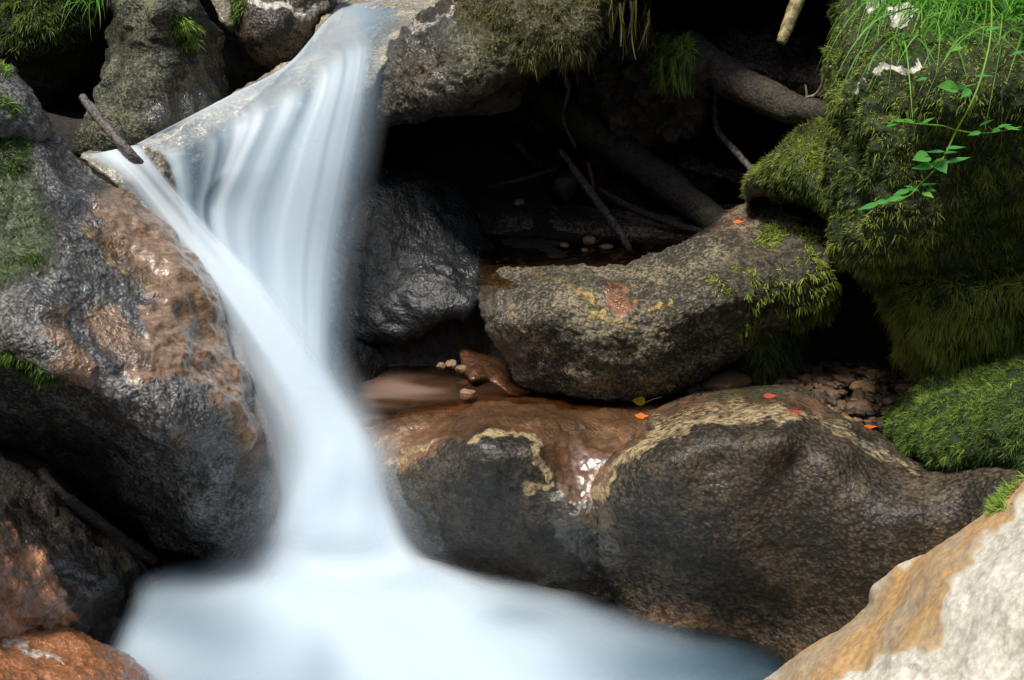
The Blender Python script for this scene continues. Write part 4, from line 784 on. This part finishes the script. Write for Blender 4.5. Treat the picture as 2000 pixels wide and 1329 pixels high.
def f_cur(U, V, q):
    s1 = st(U, V, 15, .5, 3, 1); s2 = st(U, V, 6, .35, 5, 1); s3 = st(U, V, 38, .6, 8, 1)
    fall = sstep(.20, .40, V); s1, s2, s3 = s1 * fall, s2 * (.35 + .65 * fall), s3 * fall
    a = .73 + .36 * s1 * (1 - .6 * V) + .46 * s2 + .16 * s3 * (1 - .7 * V) - .25 * sstep(.72, .9, U)
    fall = sstep(.24, .44, V)
    a = a * fall + (1 - fall) * (.42 + .14 * s2 + .55 * np.exp(-(V / .05) ** 2) * sstep(.75, .5, U) + .3 * sstep(.6, .95, U) * sstep(.35, .0, V))
    a *= 1 - .22 * np.exp(-((U - .13) / .10) ** 2) * sstep(.9, .5, V)                  # thin veil on the left
    a += .35 * sstep(.7, 1, V)
    a *= sstep(1.0, .84 - .07 * V, U) * sstep(0, .03, U)
    return a * (1 - sstep(.90, 1.0, V))
def w_cur(U, V, q):
    s1 = st(U, V, 15, .5, 3, 1); s2 = st(U, V, 6, .35, 5, 1); s3 = st(U, V, 38, .6, 8, 1)
    fall = sstep(.20, .40, V); s1, s2, s3 = s1 * fall, s2 * (.35 + .65 * fall), s3 * fall
    return .60 + .55 * s1 * (1 - .6 * V) + .55 * s2 + .16 * s3 * (1 - .7 * V) - .5 * sstep(.75, 1.0, U) + .25 * sstep(.8, 1, V) * sstep(.9, .6, U)
sheet('curtain', cur, 300, 120, f_cur, w_cur, wf)
chu = [[(150, 300, 3.13), (205, 345, 3.09), (280, 440, 3.0), (365, 560, 2.92), (445, 680, 2.84), (505, 790, 2.72), (535, 890, 2.64), (545, 985, 2.60), (500, 1060, 2.58), (400, 1150, 2.50)],
       [(190, 299, 3.13), (250, 355, 3.07), (325, 455, 3.0), (405, 560, 2.93), (485, 680, 2.85), (550, 800, 2.76), (575, 900, 2.68), (580, 990, 2.61), (565, 1070, 2.57), (515, 1170, 2.48)],
       [(225, 292, 3.14), (290, 362, 3.08), (362, 450, 3.01), (450, 560, 2.94), (540, 690, 2.86), (615, 810, 2.79), (640, 900, 2.70), (640, 990, 2.63), (640, 1080, 2.56), (640, 1190, 2.45)],
       [(262, 284, 3.17), (330, 368, 3.1), (402, 450, 3.03), (500, 560, 2.95), (600, 700, 2.87), (672, 820, 2.80), (700, 900, 2.72), (712, 990, 2.65), (740, 1080, 2.57), (800, 1180, 2.46)],
       [(275, 284, 3.19), (345, 366, 3.12), (420, 448, 3.05), (525, 555, 2.96), (632, 690, 2.89), (712, 830, 2.81), (755, 905, 2.74), (775, 990, 2.68), (820, 1070, 2.60), (960, 1170, 2.50)]]
def f_chu(U, V, q):
    s1 = st(U, V, 9, .9, 13, 1); s2 = st(U, V, 4, .7, 15, 1)
    low = sstep(.62, .78, V)
    left = sstep(.02, .42 - .16 * low, U - .0) ** (1.3)
    core = np.exp(-((U - .62) / .22) ** 2)
    a = left * (.52 + .22 * s1 * sstep(.65, .4, V) + .2 * s2 + .62 * core * sstep(.15, .35, V)) + low * .35 * sstep(.1, .4, U)
    a += .35 * np.exp(-((V - .02) / .05) ** 2) * sstep(0, .2, U)
    a *= sstep(1., .70 + .12 * sstep(.6, .8, V), U)
    a += .22 * sstep(.60, .72, V) * sstep(.9, .8, V) * sstep(0, .06, U) * sstep(.3, .1, U)
    return a * sstep(1.0, .88, V)
def w_chu(U, V, q):
    s1 = st(U, V, 9, .9, 13, 1); s2 = st(U, V, 4, .7, 15, 1)
    return .60 + .45 * sstep(.5, .8, V) + .5 * np.exp(-((U - .6) / .28) ** 2) + .15 * s1 * sstep(.65, .4, V) + .15 * s2 + .2 * sstep(.6, .8, V)
sheet('chute', chu, 200, 150, f_chu, w_chu, wf)
# second, thinner veil in front of the lower fall
veil = [[(x + dx, y, Y - .05) for (x, y, Y), dx in zip(l[4:], (30, 22, 18, 5, -10))] for l in chu]
sheet('veil', veil, 120, 70, lambda U, V, q: .6 * sstep(0, .35, U) * sstep(1, .62, U) * sstep(0, .3, V) * sstep(1., .8, V) * (1 + .2 * st(U, V, 5, .8, 21, 1)), lambda U, V, q: .95 + .15 * st(U, V, 4, .6, 22), wf, .0)

halo = [[(x + o_ * sstep(0, .5, k / 8.), y, Y - .03) for k, (x, y, Y) in enumerate(l)] for l, o_ in zip(chu, (-80, -25, 0, 22, 60))]
sheet('mist', halo, 120, 110, lambda U, V, q: .42 * sstep(0, .35, U) * sstep(1, .65, U) * sstep(.15, .6, V) * sstep(1., .8, V), lambda U, V, q: .95 + 0 * U, wf, .0)
halo = [[(x + o_, y, Y - .05) for (x, y, Y) in l[1:]] for l, o_ in zip(cur[2:], (-20, -8, 0, 10, 30))]
sheet('mist', halo, 100, 80, lambda U, V, q: .34 * sstep(0, .3, U) * sstep(1, .6, U) * sstep(.1, .5, V) * sstep(1., .8, V), lambda U, V, q: .62 + 0 * U, wf, .0)
# pool
M_brownfoam = foam_mat('brown_silky_water', thin=(.07, .035, .018), thick=(.30, .20, .15))
def grid_xy(x0, x1, y0, y1, nx, ny, z):
    X, Y_ = np.meshgrid(np.linspace(x0, x1, nx), np.linspace(y0, y1, ny)); p = np.stack([X.ravel(), Y_.ravel(), np.full(X.size, z)], -1)
    i = np.arange(X.size).reshape(X.shape); return p, np.stack([i[:-1, :-1], i[:-1, 1:], i[1:, 1:], i[1:, :-1]], -1).reshape(-1, 4)
p, f = grid_xy(-1.6, 1.4, -1.5, 3.0, 30, 40, -.012)
mesh_np('water', p, f, M_clear)['kind'] = 'structure'
shore = np.array([(205, 1290), (222, 1225), (258, 1165), (292, 1132), (340, 1112), (400, 1104), (480, 1096), (520, 1040), (540, 980), (740, 980), (765, 1060), (800, 1085), (900, 1112), (1030, 1142), (1170, 1190), (1300, 1225), (1420, 1245), (1500, 1272), (1545, 1310), (1480, 1380), (1500, 2300), (200, 2300)], float)
def foam_pool(name, z, shrink, soft, k, seed):
    p, f = grid_xy(-1.15, 1.0, 1.0, 2.85, 260, 240, z)
    px, py = unP(p); q = np.stack([px, py], -1)
    sd_, _ = poly_sd(q, shore)
    a = sstep(-soft * .35 + shrink, soft + shrink, sd_ + 14 * fbm(p, 5, 2, seed))
    def bl(x, y, rx, ry): return np.exp(-((px - x) / rx) ** 2 - ((py - y) / ry) ** 2)
    wt = .50 + .85 * bl(700, 1150, 210, 120) + .5 * bl(880, 1320, 300, 130) + .15 * bl(280, 1270, 90, 50) - .13 * bl(430, 1228, 150, 60) - .28 * bl(370, 1108, 130, 34) - .25 * bl(640, 1290, 60, 90) - .25 * bl(1330, 1300, 230, 80) - .30 * bl(1480, 1300, 150, 60) - .2 * bl(1010, 1210, 90, 26) + .12 * fbm(p, 3.2, 2, seed + 1)
    a *= 1 - .45 * sstep(1150, 1500, px)
    a = a * np.clip(.75 + .6 * (wt - .4), .45, 1)
    a *= sstep(1.05, 1.3, p[:, 1])
    p[:, 2] += .05 * bl(660, 1120, 150, 60) + .02 * bl(760, 1200, 250, 100) + .012 * fbm(p, 3.5, 2, seed + 2)
    o = mesh_np(name, p, f, M_pool, {'foam': np.clip(a * k, 0, 1), 'white': np.clip(wt, 0, 1)}); o['kind'] = 'structure'
foam_pool('foam', .006, 0, 50, .85, 101); foam_pool('foam', .026, 14, 70, .6, 105); foam_pool('foam', .05, 34, 90, .45, 109)
# brown pool on the ledge and the upper puddle
p, f = grid_xy(-.55, .25, 2.72, 3.4, 110, 110, .398); px_, py_ = unP(p)
sdp, _ = poly_sd(np.stack([px_, py_], -1), np.array([(715, 838), (700, 740), (760, 728), (880, 738), (1000, 745), (1030, 762), (940, 778), (860, 795), (770, 812), (710, 835)], float))
mesh_np('pool_foam', p, f, M_brownfoam, {'foam': sstep(-12, 22, sdp) * np.clip(.6 + .5 * fbm(p * (1, 3, 1), 3, 2, 131), .2, .85), 'white': np.clip(.12 + .8 * fbm(p * (1, 3.5, 1), 3, 2, 133) + .8 * sstep(860, 700, px_), 0, 1)})['kind'] = 'structure'
p, f = grid_xy(-.40, .25, 2.86, 3.4, 12, 12, .392); mesh_np('pool_water', p, f, M_puddle)['kind'] = 'structure'
p, f = grid_xy(-.1, .75, 3.05, 3.8, 12, 12, .687); mesh_np('puddle_water', p, f, M_puddle)['kind'] = 'structure'
p, f = grid_xy(-.62, -.18, 4.25, 6.5, 12, 20, 1.40); mesh_np('stream_water', p, f, foam_mat('upper_stream'), {'foam': np.full(len(p), .7), 'white': np.full(len(p), .8)})['kind'] = 'structure'
